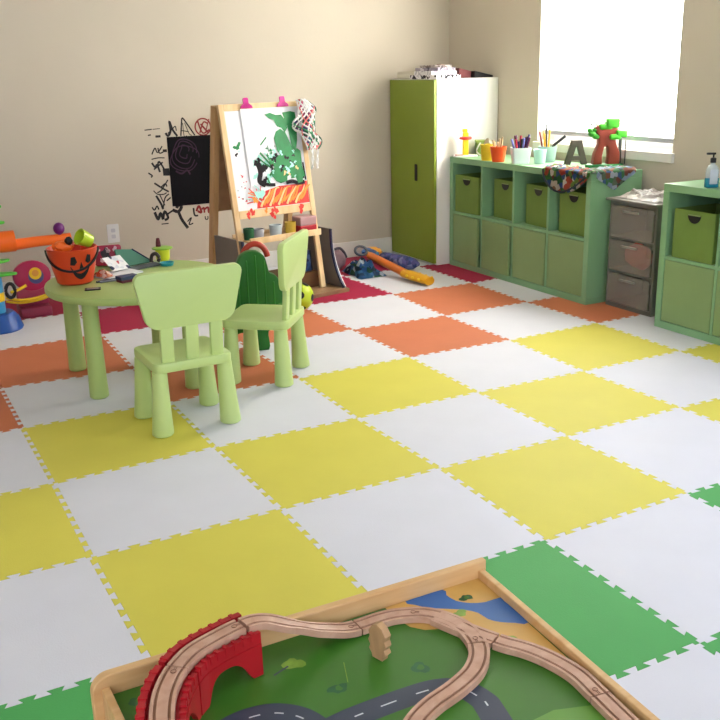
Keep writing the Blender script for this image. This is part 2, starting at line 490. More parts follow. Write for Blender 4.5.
def make_chair(label, loc, rz):
    t = T('childs_chair', label, 'chair', loc, rz, 'lime green chairs')
    m = MB(); m.prism(rrect(-.162, -.158, .162, .158, .035), .262, .302, bev=.007)
    m.build('seat', M_lime, t)
    for x in (-.135, .135):
        for y in (-.118, .118): leg_mesh(x, y, .263, .03, .043, .012).build('leg', M_lime, t)
    # leaning back: origin at the rear of the seat, leaning to -y
    Mb = X(0, -.135, .30, rx=radians(4))
    for x in (-.102, 0, .102):
        m = MB(); m.box((x-.026, -.011, -.012), (x+.026, .011, .2), .005, M=Mb); m.build('slat', M_lime, t)
    out = []
    def corner_arc(cx, cy, r, a0, a1, n=6):
        for k in range(n+1):
            a = radians(a0+(a1-a0)*k/n); out.append((cx+r*cos(a), cy+r*sin(a)))
    corner_arc(.126, .2, .06, -90, -14); corner_arc(.186, .336, .03, -14, 90)
    corner_arc(-.186, .336, .03, 90, 194); corner_arc(-.126, .2, .06, 194, 270)
    m = MB(); m.prism(out, -.014, .014, M=Mb @ Matrix.Rotation(pi/2, 4, 'X'), bev=.005)
    m.build('backrest', M_lime, t)
    return t
c1 = make_chair('lime green child chair seen from behind, its back turned to the camera', (-.606, 1.586, 0), radians(1))
c2 = dup(c1, 'lime green child chair turned sideways, in front of the green ribbed panel', (-.088, 1.962, 0), radians(50))

# ------------------------------------------------------------------ cube shelves
def half_disc(cx, cz, r, n=12):
    return [(cx+r*cos(radians(180+180*k/n)), cz+r*sin(radians(180+180*k/n))*1.0) for k in range(n+1)]
def cube_shelf(label, loc, cols, rz=-pi/2):
    """local x runs along the front (left->right seen from the room), y goes back, origin at left front floor corner"""
    Wd = cols*.335+(cols-1)*.0167+.08; D = .39
    t = T('cube_shelf', label, 'shelf', loc, rz)
    m = MB(); m.box((0, 0, .73), (Wd, D, .77), .002); m.build('top_panel', M_kal, t, 0)
    m = MB(); m.box((0, 0, 0), (Wd, D, .04), .002); m.build('bottom_panel', M_kal, t, 0)
    for x0 in (0, Wd-.04):
        m = MB(); m.box((x0, 0, .04), (x0+.04, D, .73), .002); m.build('side_panel', M_kal, t, 0)
    m = MB(); m.box((.04, D-.012, .04), (Wd-.04, D-.002, .73)); m.build('back_panel', M_kal, t, 0)
    m = MB(); m.box((.04, .004, .3767), (Wd-.04, D-.012, .3933)); m.build('shelf_board', M_kal, t, 0)
    for k in range(1, cols):
        x = .04+k*.3517-.0167
        m = MB(); m.box((x, .004, .04), (x+.0167, D-.012, .3767)); m.box((x, .004, .3933), (x+.0167, D-.012, .73)); m.build('divider', M_kal, t, 0)
    for k in range(cols):
        x = .04+k*.3517
        op = (-4, -3.5, -1, 0, 0)[k] if cols == 4 else 0
        d = MB(); d.box((.003, -.0, .043), (.332, .016, .3735), .0015, M=X(x, .003, 0, rz=radians(op)))
        d.build('door', M_kaldoor, t, 0)
    return t
def storage_box(label, loc, rz):
    t = T('storage_box', label, 'storage box', loc, rz, 'green storage boxes in the cubes')
    m = MB(); w, d, h, q = .135, .3, .255, .006
    m.box((-w, 0, 0), (w, q, h), .002); m.box((-w, d-q, 0), (w, d, h), .002); m.box((-w, q, 0), (-w+q, d-q, h)); m.box((w-q, q, 0), (w, d-q, h)); m.box((-w+q, q, 0), (w-q, d-q, q))
    m.build('box_body', M_box, t, 0)
    m = MB(); m.prism(half_disc(0, .234, .043)[::1], 0, .002, M=Matrix.Translation((0, 0, 0)) @ UPR); m.build('handle_hole', M_black, t, 0)
    m = MB(); m.box((-.04, -.0035, .23), (.04, -.0005, .236)); m.build('handle_trim', mat('box_trim', '#93A86A', .7), t, 0)
    return t
cube_shelf('long green shelf of four by two cubes under the window', (2.045, 3.642, 0), 4)
cube_shelf('green cube shelf cut by the right edge, standing right of the plastic drawers', (2.045, 1.615, 0), 2)
FX = 2.045
bx1 = storage_box('olive green box in the leftmost upper cube of the long shelf', (FX+.012, 3.448, .394), -pi/2+radians(2))
dup(bx1, 'olive green box in the second upper cube from the left, long shelf', (FX+.065, 3.075, .394), -pi/2-radians(3))
dup(bx1, 'olive green box in the third upper cube from the left, long shelf', (FX+.06, 2.722, .394), -pi/2-radians(4))
dup(bx1, 'olive green box in the rightmost upper cube, below the hanging cloth bag', (FX+.04, 2.362, .394), -pi/2-radians(2))
dup(bx1, 'olive green box in the right shelf, below the soap bottle', (FX+.012, 1.405, .394), -pi/2)
dup(bx1, 'olive green box in the right shelf, cut off at the right edge', (FX+.012, 1.052, .394), -pi/2)

# ------------------------------------------------------------------ wardrobe
t = T('wardrobe', 'tall wardrobe with avocado green door front and white sides', 'wardrobe', (1.93, 3.663, 0))
m = MB(); m.box((.02, 0, 0), (.535, .62, 1.295), .002); m.build('body', M_cabw, t, 0)
slot = MB(); slot.box((0, .004, .012), (.0185, .616, 1.29), .0015); d = slot.build('door', M_cabg, t, 0)
m = MB(); m.prism(rrect(-.02, -.06, .02, .06, .008), -.0015, .001, M=X(0, .25, .645, rz=-pi/2) @ UPR); m.build('handle_slot', M_black, d, 0)
# papers on top
def slab(name, label, cat, c, size, rz, mats, top=None, group=None, bev=.001, tilt=0):
    m = MB(); sx, sy, sz = size
    m.box((-sx/2, -sy/2, 0), (sx/2, sy/2, sz), bev)
    o = m.build(name, mats, smooth=0, loc=c); o.rotation_euler = (tilt, 0, rz); tag(o, label, cat, group); return o
ZC = 1.2955
slab('paper_pad', 'cream paper pad at the left front of the wardrobe top', 'paper', (2.03, 4.12, ZC), (.14, .2, .05), .1, mat('cream_paper', '#D8D2C2', .8), bev=.015)
for q_, (dz, hz_, rz_, sx_, sy_, lb, mt) in enumerate(((0, .026, .12, .22, .3, 'black and white spotted magazine, lowest of the pile on the wardrobe', patchwork('mag_cover', ['#F0EEF2', '#201C24', '#DAD6DC', '#EDEAF0', '#3E3A46', '#F4F2F6'], 70)),
    (.0265, .026, -.08, .2, .27, 'white magazine in the middle of the pile on the wardrobe', patchwork('mag_cover2', ['#E8E6EA', '#C8C4CE', '#F2F0F4', '#A89EB0'], 40)),
    (.053, .022, .25, .18, .22, 'greyish speckled magazine, second from the top on the wardrobe', patchwork('mag_cover3', ['#9A92A0', '#D8D4DA', '#A79FAE', '#5A5462'], 50)),
    (.0755, .016, .0, .14, .2, 'topmost brown grey magazine of the pile on the wardrobe', patchwork('mag_cover4', ['#8A7A74', '#C8BEBA', '#5E5450', '#AFA6A2'], 50)))):
    slab('magazine', lb, 'magazine', (2.06+.006*q_, 3.86+.008*q_, ZC+dz), (sx_, sy_, hz_), rz_, mt, group='magazines on the wardrobe')
def wedge(name, label, cat, c, rz, pts, wd, m_):
    m = MB(); m.prism(pts, -wd/2, wd/2, M=UPR); o = m.build(name, m_, smooth=0, loc=c); o.rotation_euler = (0, 0, rz); tag(o, label, cat)
wedge('folder', 'maroon folder sloping down right of the wardrobe pile', 'folder', (2.19, 3.86, ZC), 0, [(0, 0), (.1, 0), (.1, .045), (0, .068)], .22, mat('maroon_card', '#6A2E30', .6))
wedge('portfolio', 'black portfolio lying at the right of the wardrobe top', 'folder', (2.295, 3.84, ZC), 0, [(0, 0), (.155, 0), (.155, .014), (0, .046)], .26, M_black)
wedge('cardboard_sheet', 'pinkish cardboard sheet standing behind the dark folders on the wardrobe', 'cardboard', (2.2, 4.03, ZC), 0, [(0, 0), (.24, 0), (.24, .03), (0, .1)], .06, mat('pink_card', '#C8A898', .7))

# ------------------------------------------------------------------ things on the long shelf
CR = radians(-28)
Z = .7705
t = T('toy_tower', 'small yellow toy post with red collar on a white base, shelf corner', 'toy', (2.12, 3.56, Z), CR)
m = MB(); m.prism(rrect(-.085, -.035, .085, .035, .02), 0, .012, bev=.003); m.build('base', M_white, t)
m = MB(); m.box((-.02, -.022, .012), (.02, .022, .165), .006); m.box((-.022, -.024, .17-.005), (.012, .02, .19), .006); m.build('post', M_yelp, t, 0)
m = MB(); m.lathe([(.023, 0), (.042, .004), (.045, .012), (.042, .02), (.023, .024)], 20, M=X(0, 0, .115)); m.build('collar', mat('toy_red', '#E0392C', .4), t)
m = MB(); m.box((-.075, -.037, .0125), (-.02, -.012, .017), .001); m.build('red_stripe', M_bred, t, 0)
t = T('small_box', 'small olive box behind the yellow toy post', 'box', (2.28, 3.578, Z), CR)
m = MB(); m.box((-.05, -.04, 0), (.05, .04, .09), .004); m.build('box', M_box, t, 0)
m = MB(); m.box((-.053, -.043, .09), (.053, .043, .105), .004); m.build('lid', mat('box_lid_olive', '#8BA04A', .6), t, 0)
def cupprof(r0, r1, h, t=.004):
    return [(0, 0), (r0, 0), (r1, h), (r1-t, h), (r0-t, t), (0, t)]
t = T('yellow_cup', 'yellow plastic cup, leftmost of the pots on the long shelf', 'cup', (2.085, 3.245, Z), CR)
m = MB(); m.lathe(cupprof(.042, .05, .105), 28, cap=False); m.build('cup', mat('mustard_plastic', '#D6BC22', .4), t)
m = MB(); m.tube(spline([(-.045, .0, .03), (-.075, 0, .06), (-.06, 0, .1), (-.048, 0, .115)], 6), .005, 8); m.build('handle', M_white, t)
t2 = T('paper_scrap', 'beige crumpled scraps sticking out of the yellow cup', 'paper', (2.085, 3.245, Z+.0905), CR)
m = MB()
m.grid(lambda u, v: (-.03+.06*u, -.02+.03*v+.01*sin(7*u), .0+.05*sin(pi*u)*(.4+.6*v)+.005), 8, 4, thick=.002); m.build('scrap', mat('beige_paper', '#B9AE94', .8), t2)
t = T('orange_pot', 'orange tapered pot holding wooden sticks', 'pot', (2.08, 3.12, Z), CR)
m = MB(); m.lathe(cupprof(.04, .055, .098), 28, cap=False); m.build('pot', mat('pot_orange', '#E8541E', .4), t)
rnd = random.Random(3)
def sticks(root_xyz, n, rad, z0, L, mats, name, label, cat, group, r=.0035, lean=.35):
    for k in range(n):
        a = 2*pi*k/n+rnd.uniform(-.3, .3); q = rad*rnd.uniform(.25, .8)
        bx_, by_ = q*.55*cos(a), q*.55*sin(a); ln = L*rnd.uniform(.8, 1.1)
        mm = MB(); mm.tube([(bx_, by_, z0), (q*cos(a)*1.15, q*sin(a)*1.15, z0+ln*.6), (q*cos(a)*(1.3+lean), q*sin(a)*(1.3+lean), z0+ln)], r, 8)
        o = mm.build(name, mats[k % len(mats)], loc=root_xyz); tag(o, label, cat, group)
sticks((2.08, 3.12, Z), 6, .032, .012, .138, [mat('stick_wood', '#CDB389', .6), mat('stick_wood2', '#A88E66', .6)], 'wooden_stick', 'thin wooden craft stick standing in the orange pot', 'stick', 'sticks in the orange pot', .005)
t = T('white_bucket', 'white square tapered bucket full of dark markers', 'bucket', (2.12, 2.935, Z), CR)
m = MB()
def sqcup(m, a, b2, h, q=.004):
    lo = rrect(-a, -a, a, a, .012, 4); hi = rrect(-b2, -b2, b2, b2, .014, 4); li = rrect(-a+q, -a+q, a-q, a-q, .01, 4); hi2 = rrect(-b2+q, -b2+q, b2-q, b2-q, .012, 4)
    t_ = bmesh.new()
    rings = [[t_.verts.new((x, y, z)) for x, y in L_] for L_, z in ((lo, 0), (hi, h), (hi2, h), (li, q))]
    n = len(lo)
    for A, B in zip(rings, rings[1:]):
        for k in range(n): t_.faces.new((A[k], A[(k+1) % n], B[(k+1) % n], B[k]))
    t_.faces.new(rings[0][::-1]); t_.faces.new(rings[-1])
    bmesh.ops.recalc_face_normals(t_, faces=t_.faces[:]); m._merge(t_, 0, None)
sqcup(m, .05, .062, .1); m.build('bucket', mat('bucket_white', '#DCE6E8', .4), t)
sticks((2.12, 2.935, Z), 12, .05, .012, .152, [mat('marker_plum', '#5A1C3C', .4), mat('marker_navy', '#2A2F66', .4), mat('marker_crimson', '#A02038', .4), M_black, mat('marker_violet', '#6A6AA8', .4)], 'marker_pen', 'thick marker standing in the white bucket', 'marker', 'markers in the white bucket', .0075, .3)
t = T('clear_cup', 'pale aqua plastic cup between the white bucket and grey pot', 'cup', (2.21, 2.85, Z), CR)
m = MB(); m.lathe(cupprof(.034, .042, .09), 24, cap=False); m.build('cup', mat('aqua_plastic', '#B9DAD6', .25), t)
t = T('grey_pot', 'grey green tapered pot full of pencils and brushes', 'pot', (2.305, 2.895, Z), CR)
m = MB(); m.lathe(cupprof(.05, .062, .1), 28, cap=False); m.build('pot', mat('pot_sage', '#8FA8A0', .45), t)
t_p = [(-.035, .0, -.02, .2, '#7A2030'), (-.01, .01, .0, .25, '#3A3A40'), (.0, -.01, .01, .21, '#E0A828'), (.012, .012, .0, .22, '#EBC04A'), (-.02, -.02, -.01, .19, '#D89A24')]
for k, (px, py, ld, L, cc) in enumerate(t_p):
    e = T('pencil', 'upright pencil standing in the grey pot', 'pencil', (2.305, 2.895, Z+.012), CR, 'pencils in the grey pot')
    tip = Vector((px*1.1+ld, py, L))
    mm = MB(); mm.tube([(px*.5, py*.5, 0), tuple(Vector((px*.5, py*.5, 0)).lerp(tip, .9))], .006, 6); mm.build('barrel', mat('pencil_'+cc, cc, .4), e)
    mm = MB(); mm.tube([tuple(Vector((px*.5, py*.5, 0)).lerp(tip, .9)), tuple(tip)], lambda u: .006*(1-u)+.0008, 6); mm.build('point', mat('pencil_wood', '#D8B080', .6), e)
e = T('black_marker', 'thick black marker leaning out of the grey pot to the right', 'marker', (2.305, 2.895, Z+.012), CR)
mm = MB(); mm.tube([(.012, -.008, .02), (.036, -.009, .092)], .008, 10); mm.build('barrel', M_black, e)
mm = MB(); mm.tube([(.036, -.009, .092), (.11, -.01, .15)], .0095, 10); mm.build('cap', mat('marker_cap', '#26262A', .4), e)

# wooden letter A
t = T('letter_block', 'grey brown wooden letter A standing on the long shelf', 'letter', (2.335, 2.645, Z), CR)
A_out = [(-.068, 0), (-.03, .138), (.022, .138), (.058, 0), (.026, 0), (.019, .03), (-.027, .03), (-.036, 0)]
A_in = [(-.02, .056), (.012, .056), (-.002, .108), (-.006, .108)]
m = MB()
# build the A with a hole by stitching left, right, bar pieces
for pl in ([(-.068, 0), (-.036, 0), (-.0225, .048), (-.004, .112), (-.004, .138), (-.03, .138)], [(.026, 0), (.058, 0), (.022, .138), (-.004, .138), (-.004, .112), (.014, .048)], [(-.028, .026), (.02, .026), (.014, .048), (-.0225, .048)]):
    m.prism(pl, -.016, .016, M=UPR)
m.build('letter', mat('driftwood', '#4A443C', .7, .12, 20), smooth=0, parent=t); t.scale = (1.15, 1, 1.08)
# toy tree house
t = T('toy_tree', 'red brown toy tree with arched trunk, bright green leaves and green base', 'toy', (2.345, 2.405, Z), CR)
m = MB(); m.prism([(.115*cos(a)*1.0, .06*sin(a)) for a in [2*pi*k/28 for k in range(28)]], 0, .022, bev=.006); m.build('base', mat('toy_base_green', '#1F7A3A', .45), t)
tr = [(-.075, 0), (-.02, 0), (-.022, .05), (-.012, .1), (0, .112), (.012, .098), (.018, .05), (.012, 0), (.085, 0), (.082, .07), (.06, .12), (.05, .17), (.07, .2), (.062, .225), (.03, .215), (-.01, .215), (-.03, .2), (-.055, .23), (-.075, .215), (-.045, .165), (-.045, .12), (-.068, .06)]
m = MB(); m.prism(tr, -.035, .035, M=X(0, 0, .021) @ UPR, bev=.007); m.build('trunk', mat('toy_trunk', '#8E3A28', .5, .08, 10), t)
for (x, y, z, sx, sy, sz) in ((.035, 0, .262, .042, .045, .028), (-.008, 0, .242, .04, .04, .018), (.088, -.01, .2, .034, .04, .022), (.05, -.01, .182, .035, .04, .016)):
    m = MB(); m.box((x-sx, y-sy, z-sz), (x+sx, y+sy, z+sz), .012, seg=3); m.build('leaf', M_leaf, t)
m = MB()
for x, z, r in ((-.085, .2, .026), (-.062, .185, .024), (-.1, .222, .02), (-.07, .225, .02)): m.ball((x, -.02, z), (r, r*.8, r*.7), sub=2)
m.build('leaf', mat('toy_leaf_dark', '#3FA030', .45), t)
m = MB()
for k in range(6): m.ball((-.08+.014*cos(k*pi/3), -.03, .258+.014*sin(k*pi/3)), (.009, .006, .009), sub=2)
m.build('flower', M_white, t)
m = MB(); m.box((.088, .01, .02), (.104, .03, .17), .002); m.tube([(.118, -.02, .02), (.118, -.02, .16)], .003, 8); m.build('pole', mat('toy_pole_grey', '#4C5450', .5), t, 0)

# patterned cloth bag draped over the shelf edge
M_bag = patchwork('printed_cloth', ['#7A2C24', '#3E7A34', '#1F4A3A', '#B85038', '#2A4E8A', '#C8C0B0', '#6E8A3A', '#8C6A48', '#A83A30', '#31507A', '#24602E', '#D8D4CC'], 34)
t = T('cloth_bag', 'crumpled colourful printed cloth bag draped over the right front edge of the long shelf', 'bag', (2.045, 2.4, .77))
def bagpt(u, v):
    # u along the front from left to right, v from top back over the edge and down
    yy = .19-.42*u
    bulge = .005+.125*math.sin(pi*u**.75)**.7
    top = .085+.03*sin(5*u)
    total = top+.01+bulge*(1.0)
    s = v*total
    nz = noise.noise(Vector((u*9, v*7, 0)))*.014
    if s < top: x = top-s; z = .008+abs(nz)*1.2+.01*sin(u*9+1)**2*min(1, (top-s)/.04); x = max(x, -.004) 
    else: x = -.014-abs(nz)*.5; z = .008-(s-top)
    return (x, yy, z)
m = MB(); m.grid(bagpt, 40, 26, thick=.004); m.build('cloth', M_bag, t, 80)
def flap(u, v):
    q_ = v*(.13+.115*(1-.75*abs(2*u-.9)))
    nz = noise.noise(Vector((u*7, v*6, 3)))*.014
    x = .02+.30*u
    return (x, -.105-q_, .018+abs(nz)) if q_ < .132 else (x+nz*.5, -.2475-abs(nz)*.3, .012-(q_-.132))
m = MB(); m.grid(flap, 24, 22, thick=.004)
m.build('bag_flap', patchwork('bag_tag', ['#8FA0B8', '#7A4438', '#3E7A4A', '#5E7058', '#B0B8C4', '#8A5A44', '#4A6A9A', '#2E4A3A'], 34), t, 80)
m = MB(); m.tube(spline([(-.02, .185, .0), (-.024, .165, -.055), (-.024, .09, -.112), (-.024, .0, -.12), (-.024, -.1, -.085), (-.02, -.2, -.02)], 8), .006, 8); m.build('bag_trim', mat('bag_piping', '#24303A', .7), t)

# soap bottle and neighbour on the right shelf
t = T('soap_bottle', 'clear soap pump bottle with blue liquid and black pump', 'bottle', (2.10, 1.355, Z), CR)
t.scale = (.88, .88, .9)
m = MB(); m.prism(rrect(-.036, -.024, .036, .024, .014), 0, .052, bev=.004); m.build('liquid', mat('blue_soap', '#2E8CA8', .15, .03), t)
m = MB(); m.lathe([(.036, .0525), (.037, .08), (.034, .1), (.024, .118), (.013, .126), (.013, .136), (0, .136)], 24, M=Matrix.Diagonal((1, .7, 1, 1))); m.build('bottle', mat('clear_plastic', '#C9D4D6', .1, .02, alpha=.75), t)
m = MB(); m.box((-.02, -.0275, .02), (.024, -.0245, .1), .001); m.build('sticker', mat('pale_sticker', '#C6CED6', .5), t, 0)
m = MB(); m.lathe([(.016, .135), (.016, .158), (.012, .162), (.005, .163), (.005, .182), (0, .182)], 20); m.box((-.04, -.006, .178), (.012, .006, .19), .003); m.build('pump', M_black, t)
t = T('blue_tub', 'blue tub beside the soap bottle, cut by the right edge', 'tub', (2.13, 1.245, Z), CR)
m = MB(); m.lathe(cupprof(.05, .055, .055), 24, cap=False); m.build('tub', mat('tub_blue', '#2A4F8C', .4), t)

# ------------------------------------------------------------------ plastic drawers
t = T('plastic_drawer_unit', 'smoky grey three drawer plastic tower between the green shelves', 'drawers', (2.15, 1.945, 0), 0)
fr = mat('dark_frame_plastic', '#6E6E68', .45)
M_smoke = mat('smoky_plastic', '#A19C92', .3, .05, 5, alpha=.42)
m = MB()
for yy in (-.185, .185-.016): m.box((.012, yy, .0), (.3, yy+.016, .62), .002)
m.box((.012, -.169, 0), (.3, .169, .025)); m.box((.012, -.169, .6), (.3, .169, .62)); m.box((.286, -.169, .025), (.3, .169, .6))
for zz in (.207, .402): m.box((.012, -.169, zz), (.29, .169, zz+.012))
m.build('frame', fr, t, 0)
m = MB(); m.box((-.015, -.2, .621), (.31, .2, .635), .004); m.build('top_tray', mat('drawer_top_grey', '#77766F', .4), t, 0)
for k, zz in enumerate((.03, .222, .417)):
    hgt = (.172, .176, .18)[k]
    m = MB(); m.box((0, -.167, zz), (.006, .167, zz+hgt), .002); m.box((.006, -.165, zz), (.27, -.16, zz+hgt-.02)); m.box((.006, .16, zz), (.27, .165, zz+hgt-.02)); m.box((.006, -.16, zz), (.27, .16, zz+.005))
    d = m.build('drawer', M_smoke, t, 0)
    m = MB(); m.box((-.012, -.06, zz+hgt-.035), (0, .06, zz+hgt-.022), .003); m.build('handle', mat('drawer_handle', '#9C988E', .35), d, 0)
o = T('red_toy_heap', 'reddish toy showing through the middle plastic drawer', 'toy', (2.203, 1.915, .245))
m = MB(); m.ball((-.01, -.0, .075), (.03, .105, .07), sub=3, jitter=.2); m.build('toy', mat('salmon_red', '#F0503A', .5), o)
t = T('crumpled_bag', 'crumpled silvery plastic bag lying on the drawer tower', 'bag', (2.29, 1.945, .636))
m = MB()
def crump(u, v):
    e = min(u, 1-u, v, 1-v)*2.2
    return (-.12+.25*u, -.16+.32*v, .004+min(1, e*2)*(.03+.022*noise.noise(Vector((u*5, v*6, 1.3)))+.014*noise.noise(Vector((u*14, v*14, 4)))))
m.grid(crump, 28, 28, thick=.0015); m.build('bag', patchwork('crumpled_film', ['#B9B4AE', '#D6D2CE', '#8D8880', '#CFC6C0', '#A59C98'], 26, .3), t, 60)

# ------------------------------------------------------------------ wall decals
def on_wall(x, z, d=.0): return (x, WY-d, z)
t = bpy.data.objects.new('tmp', None)
SHIFT = iter([(.046, -.015), (.028, -.015), (.02, -.018), (.09, .02), (.06, 0), (.05, .02), (.03, .03), (.01, .045), (-.02, .045), (-.045, .06), (-.055, .035), (-.07, .045), (-.065, .05)])
def decal(name, label, strokes, col, cat='wall sticker', polys=(), group='letter stickers round the chalkboard'):
    m = MB(); dx, dz = next(SHIFT)
    strokes = [([(a+dx, c+dz) for a, c in pts], w*1.2) for pts, w in strokes]; polys = [[(a+dx, c+dz) for a, c in p] for p in polys]
    for pts, w in strokes:
        P = sub2(pts, 5) if len(pts) > 2 else pts
        for q in ribbon2(P, w): m.poly([(p[0], WY-.0016, p[1]) for p in q])
    bmesh.ops.recalc_face_normals(m.bm, faces=m.bm.faces[:])
    bmesh.ops.solidify(m.bm, geom=m.bm.faces[:], thickness=.0008)
    o = m.build(name, col, smooth=0); tag(o, label, cat, group)
    for pl in polys:
        m = MB(); m.prism([(p[0], p[1]) for p in pl], -WY+.0005, -WY+.0018, M=Matrix(((1, 0, 0, 0), (0, 0, -1, 0), (0, 1, 0, 0), (0, 0, 0, 1)))); m.build('solid_square', col, o, 0)
    return o
bt = T('chalkboard', 'black chalkboard panel on the back wall with faint pink chalk scribble', 'chalkboard', (.36, WY, .74))
m = MB(); q = [(.216, .967), (.218, .503), (.59, .503), (.59, .967)]
m.prism([(x-.36, z-.74) for x, z in q], .0005, .003, M=UPR); m.build('board', mat('chalk_black', '#0C0B10', .7, .4, 4, spec=.15), bt, 0)
m = MB()
M_chalk = mat('pink_chalk', '#3A2438', .9, .3, 20); 
for k, (rx, rz_, dz) in enumerate(((.085, .1, .0), (.06, .075, .01), (.03, .045, .015), (.1, .085, -.03))):
    P = [(rx*cos(a)-.03+.008*sin(3*a), rz_*sin(a)+.11+dz) for a in [2*pi*q_/30 for q_ in range(29)]]
    for qd in ribbon2(P, .007): m.poly([(p[0], -.0035, p[1]) for p in qd])
for qd in ribbon2(sub2([(-.1, .0), (-.06, -.02), (-.02, .0), (0, -.03)], 5), .012): m.poly([(p[0], -.0035, p[1]) for p in qd])
m.build('chalk_drawing', M_chalk, bt, 0)
M_ink = mat('decal_black', '#1C1A1C', .6); M_dred = mat('decal_red', '#8C2A2A', .6)
bk = M_ink
decal('wall_sticker', 'curly black letter sticker above the left corner of the chalkboard', [([(.165, 1.01), (.18, .99), (.2, 1.02), (.197, 1.085), (.215, 1.03), (.245, .985)], .012), ([(.18, 1.005), (.21, 1.03), (.235, 1.05), (.24, 1.02)], .006)], bk)
decal('wall_sticker', 'outlined black letter A sticker above the middle of the chalkboard', [([(.287, .985), (.303, 1.1)], .008), ([(.303, 1.1), (.318, 1.09), (.385, .985)], .008), ([(.307, 1.07), (.31, .985), (.33, .985)], .004), ([(.32, 1.07), (.345, 1.0), (.365, .985)], .004), ([(.295, 1.02), (.345, 1.01)], .005)], bk)
decal('wall_sticker', 'round dark red scribbled letter sticker at the top right of the chalkboard', [([(.455+.055*cos(a), 1.04+.055*sin(a)) for a in [2*pi*k/24 for k in range(25)]], .008), ([(.42, 1.08), (.45, 1.0), (.5, 1.02)], .009), ([(.43, 1.0), (.46, 1.07), (.49, 1.06)], .008), ([(.44, 1.06), (.49, 1.0)], .01), ([(.5, 1.09), (.47, 1.0)], .006)], M_dred)
decal('wall_sticker', 'faint row of small dashes at the upper left of the chalkboard', [([(-.02, 1.0), (.03, 1.003)], .006), ([(.035, 1.003), (.085, 1.005)], .004), ([(0, .965), (.02, .968)], .007), ([(.05, .955), (.085, .955)], .012)], bk)
decal('wall_sticker', 'small letter sticker with underline, topmost in the left column', [([(.045, .86), (.07, .9), (.085, .87), (.12, .91)], .007), ([(.09, .9), (.1, .865), (.14, .88)], .007), ([(.04, .828), (.085, .835), (.13, .832)], .006)], bk, polys=[[(.122, .888), (.15, .888), (.15, .87), (.122, .87)]])
decal('wall_sticker', 'black letter sticker with solid square in the left column', [([(.05, .785), (.07, .755), (.085, .77), (.1, .72)], .011), ([(.06, .74), (.09, .76), (.125, .785)], .008), ([(.02, .72), (.045, .7), (.035, .69)], .008), ([(.085, .75), (.1, .79), (.13, .74)], .01)], bk, polys=[[(.12, .742), (.165, .742), (.168, .692), (.122, .695)]])
decal('wall_sticker', 'crossed X shaped letter sticker in the left column', [([(.075, .64), (.13, .6), (.17, .575)], .01), ([(.17, .655), (.12, .59), (.09, .575)], .007), ([(.065, .59), (.09, .565), (.13, .56), (.155, .57)], .006), ([(.12, .61), (.15, .63), (.16, .61)], .008)], bk)
decal('wall_sticker', 'slanted V shaped letter sticker, lowest in the left column', [([(.1, .54), (.13, .48), (.14, .445)], .012), ([(.14, .445), (.16, .52), (.19, .545)], .007), ([(.125, .545), (.155, .47)], .006), ([(.065, .465), (.08, .445), (.1, .47), (.11, .445)], .008), ([(.17, .5), (.2, .52)], .008)], bk)
decal('wall_sticker', 'thick black letters sticker under the left corner of the chalkboard', [([(.11, .43), (.13, .38), (.15, .42), (.165, .375)], .016), ([(.165, .38), (.18, .43), (.2, .385), (.175, .37)], .014), ([(.2, .41), (.24, .43), (.26, .415)], .01), ([(.15, .345), (.2, .345)], .006)], bk)
decal('wall_sticker', 'tall black Y shaped letter sticker below the chalkboard', [([(.26, .42), (.3, .405), (.325, .435), (.305, .45), (.29, .43)], .018), ([(.3, .41), (.32, .35), (.36, .285)], .017), ([(.36, .33), (.39, .355), (.37, .31), (.4, .315)], .007)], bk)
decal('wall_sticker', 'thin black letter L sticker below the middle of the chalkboard', [([(.42, .445), (.425, .395), (.45, .39)], .01)], bk)
decal('wall_sticker', 'rust red letters sticker beside the easel leg', [([(.455, .41), (.475, .445), (.49, .4), (.465, .41)], .013), ([(.495, .42), (.51, .43), (.512, .395)], .01), ([(.515, .42), (.54, .43), (.545, .395), (.57, .395)], .012)], M_dred)
decal('wall_sticker', 'tiny black letter U sticker under the rust red letters', [([(.51, .365), (.512, .345), (.528, .345), (.53, .365)], .006)], bk)
# outlet
t = T('wall_outlet', 'white wall outlet plate on the back wall above the round table', 'outlet', (-.205, WY, .36))
m = MB(); m.prism(rrect(-.04, -.062, .04, .062, .006), .0005, .007, M=UPR, bev=.002); m.build('plate', M_white, t)
for dz in (-.02, .02):
    m = MB(); m.prism(rrect(-.014, dz-.013, .014, dz+.013, .006), .007, .009, M=UPR); m.build('socket', mat('socket_grey', '#CFCFD4', .5), t, 0)

# ------------------------------------------------------------------ easel
TH = radians(10)
t = T('easel', 'pine painting easel with whiteboard, paint tray and plywood base', 'easel', (.585, 3.525, 0), TH)
LEAN = math.atan(.205/1.2)
MF = X(0, -.2, 0, rx=-LEAN)                    # front frame: (x, 0, along slope)
SL = 1.208
for x in (-.3, .3-.036):
    m = MB(); m.box((x, -.011, .026), (x+.036, .011, SL), .003, M=MF); m.build('front_leg', M_pine, t, 0)
m = MB(); m.box((-.264, -.011, SL-.04), (.264, .011, SL), .002, M=MF); m.build('top_rail', M_pine, t, 0)
m = MB(); m.box((-.264, -.011, .525), (.264, .011, .575), .002, M=MF); m.build('lower_rail', M_pine, t, 0)
MR = X(0, .235, 0, rx=math.atan(.2/1.2))
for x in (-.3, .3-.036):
    m = MB(); m.box((x, -.011, .01), (x+.036, .045, SL-.012), .003, M=MR); m.build('rear_leg', M_pine_shaded, t, 0)
m = MB(); m.box((-.264, -.0, .55), (.264, .02, 1.12), .002, M=MR); m.build('rear_board', M_brown, t, 0)
